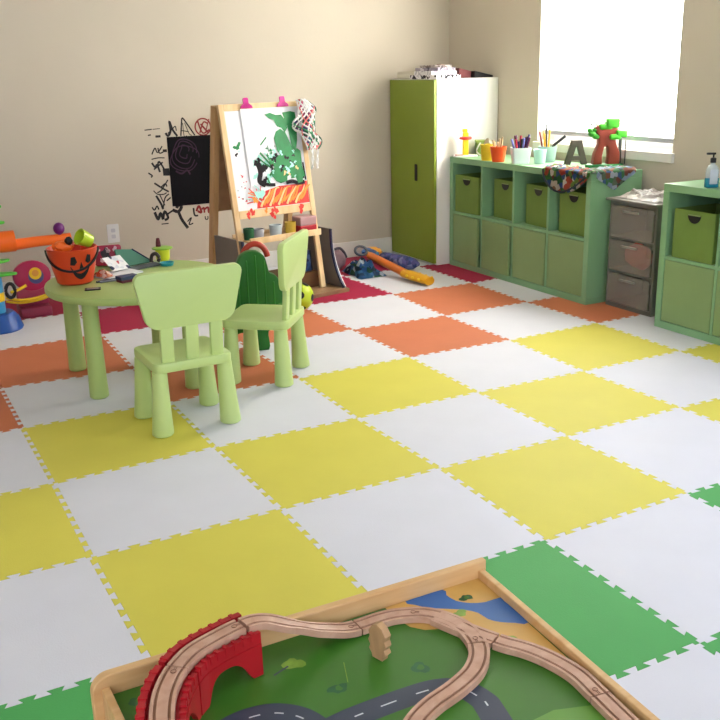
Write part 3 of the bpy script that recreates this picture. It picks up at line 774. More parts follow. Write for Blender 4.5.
# whiteboard with paint
wb = MB(); wb.box((-.264, -.006, .575), (.264, .004, SL-.04), M=MF)
wbo = wb.build('whiteboard', M_paper, t, 0)
def flat(polys, mats, name, parent, d, M=MF):
    m = MB()
    for pl, mi in polys:
        m.poly([(p[0], -d-.00004*k_, p[1]) for k_, p in [(len(m.bm.faces), p) for p in pl]], mi, M)
    bmesh.ops.recalc_face_normals(m.bm, faces=m.bm.faces[:])
    return m.build(name, mats, parent, 0)
PG = mat('paint_green', '#0E7C3E', .5, .15, 30); PD = mat('paint_dark', '#181016', .6, spec=.2); PR = mat('paint_red', '#D82A1E', .5, .15, 30); PO = mat('paint_orange', '#F08A2A', .5, .1, 30); PC = mat('paint_mint', '#9EDCD0', .5, .1, 30); PK = mat('paint_cream', '#F2C88A', .5, .1, 30)
PM = [PG, PD, PR, PO, PC, PK]
polys = [(blob(-.21, .955, .018, 14, .8, 1, 1, 1.1), 0), (blob(-.222, .91, .01, 10, .8, 2), 1), (blob(-.19, .98, .008, 10, .8, 3), 0), (blob(-.2, .93, .006, 10, .5, 31), 4)]
for k in range(14):
    polys.append((blob(random.uniform(-.25, -.16), random.uniform(.62, .8), random.uniform(.003, .007), 9, .7, 40+k), random.choice([1, 2, 2, 4])))
# red and orange sweep along the bottom of the board
polys += [([(-.13, .578), (-.02, .577), (.262, .578), (.262, .74), (.235, .735), (.2, .7), (.05, .7), (-.05, .68), (-.12, .64)], 2)]
for k in range(15):
    x0 = -.1+k*.021
    for q_ in ribbon2(sub2([(x0, .585+.01*(k % 3)), (x0+.03, .63), (x0+.06, .65+.012*(k % 4)), (x0+.085, .69)], 4), lambda u: .016*(1-.6*u)): polys.append((q_, 3 if k % 3 else 5))
for k in range(16):
    a = random.uniform(1.2, 3.4); c0 = (-.12+random.uniform(-.03, .05), .64+random.uniform(-.03, .04)); L = random.uniform(.05, .11)
    for q_ in ribbon2([c0, (c0[0]+L*cos(a), c0[1]+L*sin(a)*.6)], .006): polys.append((q_, random.choice([2, 2, 3, 4])))
polys += [(blob(-.1, .66, .03, 16, .6, 8), 4), (blob(-.14, .63, .02, 12, .6, 9), 3)]
flat(polys, PM, 'paint_splatter', wbo, .0065)
# drips of red on the rail
pd = []
for (x, z, s) in ((-.2, .545, .018), (-.17, .56, .02), (-.03, .54, .02), (-.02, .52, .016), (.0, .555, .02), (.19, .548, .024), (-.07, .56, .014)): pd.append((blob(x, z, s, 14, .6, int(1000*x)+50, .8, 1.1), 2 if s > .015 else 3))
for p_ in pd: flat([p_], PM, 'paint_drip', t, .0115)
# painting paper clipped to the front
MP = MF @ X(0, 0, -.03)
pp = MB(); pp.box((-.155, -.0125, .745), (.262, -.0115, SL-.002), M=MP); po = tag(pp.build('painting', M_paper, smooth=0), 'white sheet with green, black and red paint clipped to the easel', 'painting')
po.location = t.location; po.rotation_euler = t.rotation_euler
polys = []
def G(*a, mi=0, **k): polys.append((blob(*a, **k), mi))
for k in range(9): G(-.02+random.uniform(-.1, .12), .86+random.uniform(-.09, .05), random.uniform(.015, .03), 16, .8, 60+k, mi=4)
# dark
for pts, w_ in (([(-.11, .885), (-.085, .87), (-.075, .82), (-.09, .77), (-.05, .745)], .034), ([(-.085, .86), (-.04, .845), (-.02, .87)], .028), ([(-.09, .76), (-.03, .745), (.02, .74)], .02), ([(.03, .9), (.06, .88), (.09, .86), (.15, .87), (.19, .88)], .032), ([(.05, .93), (.08, .86)], .02), ([(.1, .745), (.15, .75), (.19, .735), (.24, .74)], .024), ([(.215, .84), (.23, .76)], .026), ([(.245, .86), (.25, .75)], .012), ([(.18, .77), (.19, .79)], .02)):
    for q_ in ribbon2(sub2(pts, 4) if len(pts) > 2 else pts, w_): polys.append((q_, 1))
G(.16, .885, .026, 14, .6, 70, mi=1); G(.03, .895, .022, 14, .9, 71, mi=1)
# green
polys.append(([(.065, .95), (.055, 1.02), (.075, 1.06), (.11, 1.075), (.145, 1.05), (.165, 1.0), (.19, .93), (.17, .9), (.14, .88), (.12, .9), (.09, .9)], 0))
polys.append(([(.14, 1.172), (.2, 1.178), (.235, 1.17), (.238, 1.1), (.225, 1.0), (.205, .93), (.18, .95), (.172, 1.02), (.165, 1.09), (.15, 1.13)], 0))
polys.append(([(.01, 1.165), (.05, 1.175), (.09, 1.16), (.13, 1.16), (.16, 1.12), (.165, 1.08), (.14, 1.05), (.12, 1.08), (.09, 1.09), (.07, 1.13), (.04, 1.14)], 0))
polys.append(([(-.0, .8), (.03, .85), (.09, .87), (.14, .88), (.19, .86), (.225, .9), (.24, .8), (.225, .72+.02), (.19, .735), (.175, .78), (.12, .8), (.11, .755), (.06, .745), (.03, .76)], 0))
for pts, w_ in (([(-.05, .985), (.0, 1.03)], .008), ([(-.08, .91), (-.03, .87), (.04, .82)], .01), ([(-.06, .94), (.0, .87), (.06, .84)], .012), ([(-.02, .93), (.02, .87)], .008), ([(-.09, .885), (-.05, .86)], .008), ([(.0, .98), (.005, .94)], .005), ([(.02, .83), (-.03, .78), (-.02, .75)], .012)):
    for q_ in ribbon2(pts, w_): polys.append((q_, 0))
for k in range(16): G(random.uniform(-.06, .2), random.uniform(.75, 1.1), random.uniform(.004, .01), 10, .8, 90+k, mi=0)
polys.append(([(.03, .79), (.05, .9), (.1, .93), (.17, .92), (.215, .95), (.24, .93), (.235, .84), (.25, .78), (.2, .76), (.13, .79), (.09, .77)], 0))
for k in range(10): G(random.uniform(-.03, .22), random.uniform(.77, .97), random.uniform(.012, .026), 15, 1.0, 150+k, mi=0)
for k in range(9): G(random.uniform(-.1, .24), random.uniform(.75, .93), random.uniform(.008, .018), 13, 1.0, 170+k, mi=1)
for k in range(9): G(random.uniform(-.03, .2), random.uniform(.77, .95), random.uniform(.006, .013), 12, .9, 190+k, mi=4)
for k in range(7): G(random.uniform(.08, .2), random.uniform(.76, .87), random.uniform(.008, .014), 12, .8, 120+k, mi=random.choice([4, 5]))
flat(polys, PM, 'paint_mark', po, .0128, MP)
# clips
def clip(label, a):
    e = T('bulldog_clip', label, 'clip', t.location, TH, 'magenta clips on the easel')
    m = MB(); m.prism([(a-.042, SL-.0), (a+.042, SL-.0), (a+.038, SL+.014), (a+.016, SL+.03), (a-.016, SL+.03), (a-.038, SL+.014)], -.004, .004, M=MP @ X(0, -.0195, 0) @ UPR); m.build('jaw', M_mag, e, 0)
    m = MB(); m.prism(rrect(a-.018, SL+.0, a+.018, SL+.062, .01), -.004, .004, M=MP @ X(0, -.0195, 0) @ UPR); m.build('grip', M_mag, e, 0)
    m = MB(); m.box((a-.04, .0115, SL-.02), (a+.04, .019, SL+.028), M=MP); m.build('rear_jaw', M_mag, e, 0)
clip('left magenta bulldog clip holding the painting on the easel', -.112)
clip('right magenta bulldog clip, next to the hanging net', .15)
# net bag hung at the right top corner
e = T('net_bag', 'crumpled white net with coloured cells hanging on the easel corner', 'net', t.location, TH)
Mn = MF @ X(0, -.05, 0)
def netsh(c0, c1, ph):
    def fn(u, v):
        # v down, u across
        z = 1.21-.31*v; cx = .275+.02*sin(3*v*pi+ph)+.03*v; wdt = .05+.03*sin(pi*v)+.022*abs(sin(3*pi*v))
        x = cx+(u-.5)*2*wdt*c0
        y = -.02*sin(u*pi)*c1-.014*sin(9*v+5*u+ph)-.006*noise.noise(Vector((u*8, v*8, ph)))
        return Mn @ Vector((x, y, z))
    return fn
m = MB(); fnA = netsh(.78, 1, 0)
def strand(fn, a, b_, n=16):
    return [fn(a[0]+(b_[0]-a[0])*k/n, a[1]+(b_[1]-a[1])*k/n) for k in range(n+1)]
nmat = []
m = MB()
NS = 7
for k in range(-NS, NS*2):
    # two diagonal families clipped to the unit square
    for sgn in (1, -1):
        pts = []
        for q_ in range(25):
            u = q_/24; v = (k+(u if sgn > 0 else 1-u)*4)/NS
            if 0 <= v <= 1: pts.append(fnA(u, v))
        if len(pts) > 2: m.tube(pts, .0048, 5, mi=(k % 5 == 1)*1+(k % 7 == 3)*2 if (k % 5 == 1) != (k % 7 == 3) else 0)
for u in (0, 1): m.tube(strand(fnA, (u, 0), (u, 1), 24), .005, 6, mi=3 if u else 0)
m.build('net', [M_white, mat('net_pink', '#E07A7A', .6), mat('net_green', '#3A8A60', .6), mat('net_dark', '#2C5A48', .6)], e, 60)
m = MB(); fb = netsh(.66, .5, .4)
m.grid(lambda u, v: fb(u, v)+Vector((0, .008, 0)), 14, 30, thick=.001)
m.build('cell_fabric', patchwork('cell_colours', ['#E6E8EA', '#7A2A60', '#B84878', '#3A6A8A', '#D8DCDC', '#C84858', '#EEEAE8', '#286848', '#4A3A7A'], 32), e, 60)
m = MB()
for k in range(5):
    x = .285+.012*k; m.sweep([Mn @ Vector((x+.012*sin(k*2+q_), -.012, .9-.03*q_)) for q_ in range(5)], [(-.006, -.001), (.006, -.001), (.006, .001), (-.006, .001)])
m.build('fringe', M_white, e, 60)
# paint tray
m = MB(); m.box((-.262, -.215, .385), (.262, -.02, .395)); m.box((-.262, -.227, .377), (.262, -.215, .415), .002); m.box((-.262, -.02, .385), (.262, -.008, .415), .002)
m.build('paint_tray', M_pine, t, 0)
def loc_e(x, y, z): v = Matrix.Rotation(TH, 3, 'Z') @ Vector((x, y, z)); return (v.x+t.location.x, v.y+t.location.y, z)
def potcup(label, x, r0, r1, h, col, rim=None, y=-.15):
    e = T('paint_cup', label, 'paint cup', loc_e(x, y, .3955), TH, 'paint cups in the easel tray')
    m = MB(); m.lathe(cupprof(r0, r1, h), 24, cap=False); m.build('cup', col, e)
    m = MB(); m.lathe([(0, h*.55), (r0*.98, h*.55), (r0*.98, h*.6), (0, h*.6)], 20, cap=False); m.build('paint', rim or col, e)
potcup('dark green paint cup at the left end of the easel tray', -.225, .03, .034, .07, mat('cup_green', '#1E5A38', .45))
potcup('translucent grey paint cup, second from left in the easel tray', -.16, .034, .04, .06, mat('cup_grey', '#A8A8AC', .4), PD)
potcup('pale blue paint cup in the middle of the easel tray', -.03, .036, .04, .07, mat('cup_pale', '#B6C2C8', .4), PC)
potcup('yellow paint cup right of the middle of the easel tray', .08, .032, .036, .075, mat('cup_yellow', '#C8A83C', .4), PK)
e = T('paint_tub', 'big pinkish clear tub with red paint at the right of the easel tray', 'tub', loc_e(.19, -.145, .3955), TH)
m = MB(); m.box((-.062, -.05, 0), (.062, .05, .045), .006); m.build('red_paint', mat('tub_red', '#B82A38', .4), e, 0)
m = MB(); m.box((-.062, -.05, .0455), (.062, .05, .1), .006); m.build('tub_wall', mat('tub_pink', '#B08A8C', .35), e, 0)
# base with curved cheeks
m = MB(); m.box((-.31, -.325, 0), (.40, .17, .025), .003); m.build('base_board', M_brown, t, 0)
def cheek(x, lab):
    prof = [(.15, .025), (.15, .395)]+[(-.17+.0*k, .395) for k in (0,)]
    n = 12
    for k in range(n+1):
        a = k/n; prof.append((-.17-.13*a**2.6, .395-.365*a))
    m = MB(); m.prism([(y, z) for y, z in prof], x-.008, x+.008, M=Matrix(((0, 0, 1, 0), (1, 0, 0, 0), (0, 1, 0, 0), (0, 0, 0, 1)))); o = m.build('cheek_panel', mat('cheek_grey', '#777069', .55), t, 0)
    m = MB(); path = [(x, -.17-.13*(k/n)**2.6-.004, .395-.365*k/n) for k in range(n+1)]
    m.sweep(path, [(-.011, -.006), (.011, -.006), (.011, .006), (-.011, .006)], up=Vector((1, 0, 0))); m.build('edge_band', M_navy, o, 0)
    m = MB(); m.sweep([(x+.0125, p[1]-.003, p[2]) for p in path[3:]], [(-.002, -.004), (.002, -.004), (.002, .004), (-.002, .004)], up=Vector((0, 1, .3))); m.build('edge_line', M_white, o, 0)
cheek(.37, ''); cheek(-.29, '')
# things stored on the base
slab('storage_carton', 'brown carton lying on the easel base', 'carton', loc_e(.1, -.02, .0255), (.38, .24, .1), TH, mat('carton_brown', '#6E4A2C', .7), bev=.003)
e = T('book', 'blue picture book standing on the carton under the easel', 'book', loc_e(.215, -.1, .126), TH)
m = MB(); m.box((-.045, -.006, 0), (.045, .006, .135), .001, M=X(rx=radians(-8))); m.build('cover', patchwork('book_blue', ['#24406E', '#1C2C50', '#30568A', '#4A6A9A'], 30), e, 0)
m = MB(); m.box((.0455, -.005, .002), (.056, .005, .133), M=X(rx=radians(-8))); m.build('spine', M_black, e, 0)

# ------------------------------------------------------------------ green ribbed toy panel and ball
t = T('ribbed_toy', 'dark green ribbed plastic toy board with lobed top and red arch', 'toy', (.035, 2.365, 0), radians(-12))
ol = [(-.045, 0), (.05, 0), (.052, .1), (.105, .1), (.118, .18), (.125, .26), (.12, .335), (.1, .385), (.07, .405), (.062, .44), (.05, .49), (.02, .517), (-.02, .52), (-.055, .5), (-.075, .46), (-.085, .425), (-.115, .41), (-.135, .37), (-.138, .33), (-.12, .29), (-.128, .2), (-.12, .1), (-.05, .1)]
def smooth_poly(P, n=4):
    out = []
    N_ = len(P)
    for k in range(N_):
        a, b_, c, d = (Vector(P[(k+q) % N_]) for q in (-1, 0, 1, 2))
        for q in range(n):
            u = q/n; out.append(tuple(.5*((2*b_)+(c-a)*u+(2*a-5*b_+4*c-d)*u*u+(3*b_-a-3*c+d)*u**3)))
    return out
ol = [(x*1.13-.008, z) for x, z in ol]
m = MB(); m.prism([(x, max(z, .001)) for x, z in smooth_poly(ol)], -.03, .03, M=UPR, bev=.008); pn = m.build('panel', M_dgreen, t)
m = MB()
for x, z0, z1 in ((-.045, .13, .475), (-.0, .13, .5), (.045, .13, .47), (-.09, .13, .38), (.088, .13, .36)): m.tube([(x, -.031, z0), (x, -.031, z1)], .0035, 6)
m.build('rib', mat('rib_green', '#2F7E2A', .4), pn)
m = MB(); m.tube([(.012+.066*cos(radians(a)), 0.048, .462+.082*sin(radians(a))) for a in range(10, 171, 10)], .015, 12); m.build('arch', mat('arch_red', '#B23A28', .4), t)
m = MB(); m.box((.105, -.04, .19), (.15, .02, .245), .008); m.build('side_block', mat('block_green', '#3A8C30', .4), t)
t = T('toy_ball', 'lime yellow toy soccer ball with black patches', 'ball', (.555, 3.0, 0))
t.scale = (1.12, 1.12, 1.12)
m = MB(); m.ball((0, 0, .078), .078, sub=4); bo = m.build('ball', mat('ball_lime', '#B6CC22', .45), t)
m = MB()
ico = bmesh.new(); bmesh.ops.create_icosphere(ico, subdivisions=1, radius=1)
Rb = Matrix.Rotation(.5, 3, 'X') @ Matrix.Rotation(.35, 3, 'Z') @ Matrix.Rotation(.4, 3, 'Y')
for v in ico.verts:
    d = (Rb @ v.co).normalized(); a = d.orthogonal().normalized(); c = d.cross(a)
    ring = [Vector((0, 0, .078))+(d+.27*(cos(2*pi*k/10)*a+sin(2*pi*k/10)*c)).normalized()*.0787 for k in range(10)]
    ctr = Vector((0, 0, .078))+d*.0792
    for k in range(10): m.poly([ctr, ring[k], ring[(k+1) % 10]])
ico.free(); m.build('patches', M_black, bo)

# ------------------------------------------------------------------ toy heap by the wardrobe
t = T('inflatable_guitar', 'long orange inflatable guitar toy with yellow head and blue body end', 'toy', (1.55, 3.6, 0))
sec = lambda a, b_: [(a*cos(2*pi*k/14), b_*sin(2*pi*k/14)) for k in range(14)]
P0 = Vector((1.478, 3.80, .10)); P1 = Vector((1.515, 3.36, .045)); P2 = Vector((1.55, 3.12, .032)); L0 = Vector((1.55, 3.6, 0))
m = MB(); m.sweep([P0-L0, P0.lerp(P1, .5)-L0, P1-L0], sec(.032, .026)); m.build('neck', mat('inflatable_orange', '#D8732C', .3), t)
m = MB(); m.sweep([P1-L0+Vector((-.004, .02, .0)), P1.lerp(P2, .35)-L0, P1.lerp(P2, .8)-L0, P2-L0], lambda u: sec(.04+.014*sin(pi*min(1, u*1.4)), .028)); m.build('headstock', mat('inflatable_yellow', '#E0A41C', .3), t)
for k in range(3):
    for s_ in (-1, 1):
        m = MB(); m.ball(P1.lerp(P2, .3+.25*k)-L0+Vector((s_*.052, 0, .008)), .01, sub=2); m.build('tuning_peg', M_yelp, t)
m = MB(); m.ball((-.03, .26, .115), (.075, .07, .035), sub=3, jitter=.25); m.build('body_end', patchwork('guitar_body', ['#2C62A8', '#3E86C8', '#E0A030', '#1E3F70'], 16, .3), t)
t = T('rolled_cushion', 'long blue purple patterned soft roll lying behind the inflatable guitar', 'cushion', (1.665, 3.76, 0), radians(-72))
m = MB(); m.sweep([(-.21+.42*k/10, .012*sin(k*.7), .05) for k in range(11)], lambda u: sec(.05*(1-.75*abs(2*u-1)**6), .048*(1-.75*abs(2*u-1)**6))); m.build('roll', patchwork('purple_print', ['#3C4C86', '#5A5690', '#2C3A6E', '#7A7AA8', '#4A4478'], 40), t, 60)
t = T('cloth_heap', 'heap of blue and green patterned cloth on the floor by the easel', 'cloth', (1.375, 3.70, 0))
m = MB()
def heap(u, v):
    x = -.11+.2*u; y = -.16+.32*v; e_ = (sin(pi*u)*sin(pi*v))
    return (x+.02*noise.noise(Vector((u*4, v*4, 2))), y, .004+.12*e_**.7*(1-.35*u)+.035*e_*noise.noise(Vector((u*7, v*7, .2)))*2)
m.grid(heap, 30, 30, thick=.004); m.build('cloth', patchwork('blue_green_print', ['#1E5A44', '#2C62A0', '#24466E', '#3A78B0', '#1A3A4A', '#B8C8D0', '#3A6EA8', '#1F3050', '#2E6A9A'], 30), t, 70)
t = T('grey_bag', 'greyish pink round bag with handle, leftmost in the toy heap', 'bag', (1.275, 3.945, 0))
t.scale = (.85, .85, .85)
m = MB(); m.ball((0, 0, .085), (.09, .08, .085), sub=3, jitter=.15); m.build('bag', mat('mauve_cloth', '#8A6E74', .8, .12, 20), t)
m = MB(); m.tube(spline([(-.05, -.02, .14), (-.04, -.03, .175), (.02, -.03, .185), (.06, -.03, .15), (.08, -.04, .1)], 8), .011, 8); m.build('handle', mat('bag_handle', '#4A464E', .7), t)
t = T('hoop_toy', 'small grey loop toy lying on top of the cloth heap', 'toy', (1.37, 3.74, .122))
m = MB(); m.tube([(.045*cos(a), .02*sin(a), .036+.028*sin(a)) for a in [2*pi*k/20 for k in range(20)]], .009, 8, closed=True); m.build('loop', mat('loop_grey', '#3A4450', .5), t)
slab('paper_card', 'white paper scrap on the red tile in front of the toy heap', 'paper', (1.255, 3.57, .0006), (.09, .07, .001), .4, M_paper, bev=0)

# ------------------------------------------------------------------ things on the round table
ZT = .4805
t = T('pumpkin_bucket', 'orange jack o lantern bucket with black face and black handle', 'bucket', (-.862, 2.30, ZT), radians(-20))
t.scale = (.97, .97, .99)
m = MB(); m.lathe([(0, 0), (.07, 0), (.082, .008), (.1, .08), (.112, .155), (.116, .162), (.112, .166), (.105, .158), (.094, .08), (.076, .012), (0, .01)], 40, cap=False); m.build('bucket', M_pump, t)
def on_bucket(a, z, d=.0045):
    r = .082+(z-.008)/.147*.03+d; return (r*sin(a), -r*cos(a), z)
def facepoly(m, pts):
    m.poly([on_bucket(a, z) for a, z in pts])
for nm, shapes in (('eye', [[(.02, .1), (.08, .135), (.24, .138), (.32, .112), (.2, .096)]]), ('eye', [[(.68, .112), (.76, .143), (.93, .138), (.96, .108), (.82, .1)]]), ('nose', [[(.4, .08), (.49, .112), (.6, .083), (.5, .07)]])):
    m = MB()
    for s_ in shapes: facepoly(m, s_)
    bmesh.ops.recalc_face_normals(m.bm, faces=m.bm.faces[:]); m.build(nm, M_black, t, 0)
m = MB()
for q_ in ribbon2(sub2([(.02, .09), (.2, .056), (.5, .044), (.8, .066), (.95, .1)], 6), lambda u: .008+.02*sin(pi*u)): facepoly(m, [(p[0], p[1]) for p in q_])
bmesh.ops.recalc_face_normals(m.bm, faces=m.bm.faces[:]); m.build('mouth', M_black, t, 0)
m = MB(); pth = []
for k in range(25):
    a = -pi/2+pi*k/24+.1; z = .155-.085*sin(pi*k/24)**.8
    p = on_bucket(a, z, .007); pth.append(p)
m.sweep(pth, [(-.003, -.005), (.003, -.005), (.003, .005), (-.003, .005)]); m.build('handle', M_black, t)
# bucket contents
def inbucket(dx, dy, dz): return (-.865+dx, 2.31+dy, ZT+dz)
t = T('toy_cup', 'yellow green toy cup lying on top of the pumpkin bucket', 'cup', inbucket(.085, -.02, .158), 0)
m = MB(); m.lathe(cupprof(.03, .038, .06), 24, cap=False, M=X(0, 0, .025, ry=radians(62), rz=radians(200))); m.build('cup', mat('toy_lime', '#B4CC2E', .35), t)
t = T('toy_figure', 'orange and black toy poking out of the pumpkin bucket', 'toy', inbucket(-.015, -.01, .11), 0)
m = MB(); m.ball((-.02, 0, .055), (.045, .03, .028), sub=3, jitter=.3); m.build('body', M_orange, t)
m = MB(); m.ball((.005, -.02, .085), (.018, .014, .02), sub=2, jitter=.3); m.build('head', M_black, t)
t = T('toy_block', 'red toy block inside the pumpkin bucket', 'block', inbucket(.01, .04, .1), .5)
m = MB(); m.box((-.03, -.025, 0), (.03, .025, .075), .006, M=X(rx=.2)); m.build('block', mat('block_red', '#C03020', .4), t)
# pink case
t = T('pink_case', 'translucent dark pink plastic case standing on the table behind papers', 'case', (-.635, 2.605, ZT), radians(-14))
m = MB(); m.prism(rrect(-.065, 0, .065, .1, .014), -.022, .022, M=X(rx=radians(-10)) @ UPR, bev=.005); m.build('case', mat('case_pink', '#A8324E', .25, .1, 12), t)
m = MB()
for (x, z, r, mi) in ((-.01, .055, .026, 0), (.0, .075, .012, 1), (.035, .08, .011, 1), (-.03, .025, .01, 1), (.04, .03, .013, 1), (.02, .02, .009, 1), (-.045, .08, .009, 1)):
    m.poly([(p[0], -.0225, p[1]) for p in blob(x, z, r, 12, .5, int(x*999)+300)], mi, X(rx=radians(-10)))
bmesh.ops.recalc_face_normals(m.bm, faces=m.bm.faces[:]); m.build('stickers', [mat('sticker_dark', '#3A3036', .5), mat('sticker_pink', '#E6C0C8', .5)], t, 0)
# papers
M_pr = patchwork('sticker_sheet', ['#F0F0F2', '#EAEAEE', '#F4F4F6', '#DADCE6', '#C03848', '#F2F2F4', '#F0EEF0', '#2E3A5A', '#EEEEF2'], 45)
slab('sticker_sheet', 'white sheet with small coloured prints leaning against the green folder', 'paper', (-.64, 2.425, ZT+.042), (.1, .1, .0012), .35, M_pr, tilt=radians(32), bev=0)
slab('paper_stack', 'stack of white papers between the pumpkin bucket and green folder', 'paper', (-.655, 2.36, ZT), (.2, .13, .008), .42, M_paper)
slab('paper_stack', 'striped blue grey papers under the white stack edge', 'paper', (-.67, 2.275, ZT), (.17, .04, .005), .32, patchwork('bluegrey_print', ['#9AA4B6', '#C8CCD6', '#5A6478', '#DADDE4'], 40))
t = T('green_folder', 'teal green folder propped up with a dark spine edge', 'folder', (-.52, 2.50, ZT), radians(20))
m = MB(); m.prism([(-.09, 0), (.1, 0), (.02, .085), (-.07, .1)], -.004, .004, M=X(0, .02, .005, rx=radians(-38)) @ UPR); m.build('cover', mat('folder_teal', '#3F7A66', .5), t, 0)
m = MB(); m.sweep([(.104, .018, .003), (.022, .072, .074)], [(-.006, -.004), (.006, -.004), (.006, .004), (-.006, .004)]); m.build('spine', M_navy, t, 0)
m = MB(); m.box((-.12, -.075, 0), (.1, -.0, .006), .001); m.build('lower_cover', mat('folder_edge', '#4A5058', .5), t, 0)
t = T('small_booklet', 'small navy booklet with dark red edge on the table near the chair back', 'book', (-.652, 2.19, ZT), radians(14))
m = MB(); m.box((-.045, -.028, .012), (.045, .028, .027), .001); m.build('cover', mat('booklet_navy', '#27365E', .5), t, 0)
m = MB(); m.box((-.043, -.027, 0), (.043, .026, .012), .001); m.build('lower_part', mat('booklet_red', '#5E1E2C', .5), t, 0)
for k, (x, y, a, cc) in enumerate(((-.725, 2.245, .25, '#3A3A44'), (-.71, 2.225, .1, '#8A8C96'))):
    e = T('pen', ('dark', 'grey')[k]+' pen lying on the table in front of the papers', 'pen', (x, y, ZT+.0045), a)
    m = MB(); m.tube([(-.06, 0, 0), (.045, 0, 0)], .0045, 10); m.build('barrel', mat('pen_'+cc, cc, .4), e)
    m = MB(); m.tube([(.045, 0, 0), (.06, 0, 0)], lambda u: .0045*(1-u)+.001, 10); m.build('tip', M_grey, e)
t = T('orange_toy_bits', 'pale orange crumpled wrapper beside the pumpkin bucket', 'wrapper', (-.728, 2.33, ZT), .4)
m = MB(); m.grid(lambda u, v: (-.03+.06*u, -.05+.1*v, .003+.03*sin(pi*u)*sin(pi*v)+.012*(noise.noise(Vector((u*6, v*6, 8)))+.5)), 12, 12, thick=.0015); m.build('wrapper', patchwork('wrapper_print', ['#E8A080', '#D86848', '#F0D8CC', '#C04A38'], 50), t, 60)
t = T('black_card', 'small black framed card lying flat at the table front', 'card', (-.828, 2.108, ZT), radians(-14))
m = MB(); m.box((-.034, -.024, 0), (.034, .024, .004), .001); m.build('card', M_black, t, 0)
m = MB(); m.box((-.025, -.015, .004), (.025, .015, .0046)); m.build('face', mat('card_grey', '#6A6A6C', .4), t, 0)
# playdough pot, crank, dish
t = T('toy_pot', 'yellow toy pot with wide green brim', 'toy', (-.372, 2.57, ZT), CR)
m = MB(); m.lathe([(0, 0), (.026, 0), (.034, .01), (.036, .06), (0, .06)], 24, cap=False); m.build('pot', mat('pot_yellow', '#D2D832', .4), t)
m = MB(); m.lathe([(0, .06), (.05, .061), (.052, .066), (.04, .07), (.025, .072), (0, .072)], 24, cap=False); m.build('brim', mat('brim_green', '#8AB83E', .4), t)
t = T('crayon', 'dark red crayon standing in the green brimmed pot', 'crayon', (-.388, 2.578, ZT+.0725), CR)
m = MB(); m.lathe([(0, 0), (.013, 0), (.012, .022), (.008, .042), (0, .044)], 14, cap=False); m.build('stick', mat('crayon_maroon', '#5A1820', .5), t)
t = T('toy_crank', 'dark brown curved toy handle beside the yellow pot', 'toy', (-.425, 2.515, ZT), CR)
t.scale = (.8, .8, .85)
m = MB(); m.tube(spline([(-.03, 0, .012), (-.02, 0, .05), (.005, 0, .058), (.022, 0, .035), (.015, 0, .012)], 6), .011, 10); m.build('handle', mat('crank_brown', '#3C3430', .5), t)
m = MB(); m.lathe(cupprof(.03, .036, .016), 24, cap=False); o = m.build('teal_dish', mat('dish_teal', '#2A96A4', .4), loc=(-.392, 2.44, ZT)); tag(o, 'small teal dish in front of the yellow toy pot', 'dish')

# ------------------------------------------------------------------ activity toys at the left
t = T('activity_tree_toy', 'toy stand with blue post, green leaves and long orange arm', 'toy', (-1.085, 3.56, 0))
m = MB(); m.lathe([(0, 0), (.135, 0), (.14, .01), (.12, .07), (.095, .1), (0, .1)], 32, cap=False); m.build('base', M_blue, t)
m = MB(); m.lathe([(.055, .1), (.055, .165), (0, .165)], 24, cap=False); m.lathe([(.055, .215), (.055, .3), (0, .3)], 24, cap=False); m.build('post', M_sky, t)
m = MB(); m.lathe([(0, .165), (.057, .165), (.057, .215), (0, .215)], 24, cap=False); m.build('band', M_yelp, t)
m = MB(); m.lathe([(0, .3), (.03, .3), (.03, .7), (0, .7)], 20, cap=False); m.build('upper_post', M_leaf, t)
for (z, L, a) in ((.315, .14, -.2), (.385, .12, .3), (.605, .11, -.1), (.69, .11, .2)):
    m = MB(); m.prism(smooth_poly([(-.02, -.03), (L*.6, -.035), (L, 0), (L*.6, .035), (-.02, .03)]), -.007, .007, M=X(0, 0, z, rz=a), bev=.003); m.build('leaf', M_leaf, t)
m = MB(); m.tube([(-.05, 0, .495), (.1, -.0, .495), (.15, -.0, .495)], lambda u: .06, 20); m.tube([(.14, 0, .472), (.25, 0, .478), (.46, -.0, .482)], lambda u: .032-.004*u, 18); m.build('arm', M_orange, t)
m = MB(); m.ball((.40, 0, .54), (.032, .032, .035), sub=3); m.tube([(.40, 0, .48), (.40, 0, .52)], .014, 10); m.build('knob', M_purple, t)
t = T('drum_toy', 'crimson toy drum panel with yellow and purple emblem on a yellow hoop foot', 'toy', (-.83, 3.82, 0))
ol = [(.105*cos(radians(22.5+45*k))*1.05, .088*sin(radians(22.5+45*k))*1.05) for k in range(8)]
Md = X(0, 0, .235, rx=radians(-8))
m = MB(); m.prism(smooth_poly(ol, 3), -.03, .03, M=Md @ UPR, bev=.012); m.build('panel', M_maroon, t)
m = MB()
for rr, zz, mi, cx, cz in ((.045, .0315, 0, .02, -.005), (.036, .0325, 1, .018, .012), (.02, .0335, 2, .018, .014)):
    m.prism([(cx+rr*cos(2*pi*k/24), cz+rr*sin(2*pi*k/24)) for k in range(24)], .029, zz, mi=mi, M=Md @ UPR)
m.build('emblem', [mat('emblem_purple', '#4A4A80', .4), M_yelp, mat('emblem_orange', '#E09A3A', .4)], t, 0)
m = MB(); m.box((-.1, -.03, .06), (.08, .03, .165), .012); m.build('foot', mat('foot_pink', '#A83A58', .45), t)
m = MB(); m.tube(spline([(-.17, -.08, .135), (-.08, -.1, .115), (.05, -.09, .125), (.14, -.04, .155)], 8), .008, 10); m.tube(spline([(-.17, -.06, .11), (-.08, -.08, .095), (.05, -.07, .105), (.14, -.02, .14)], 8), .007, 10); m.build('hoop', M_yelp, t)
m = MB(); m.box((-.1, -.1, 0), (.08, .08, .0595), .01); m.build('foot_block', mat('foot_pink_dark', '#8A2A44', .45), t)
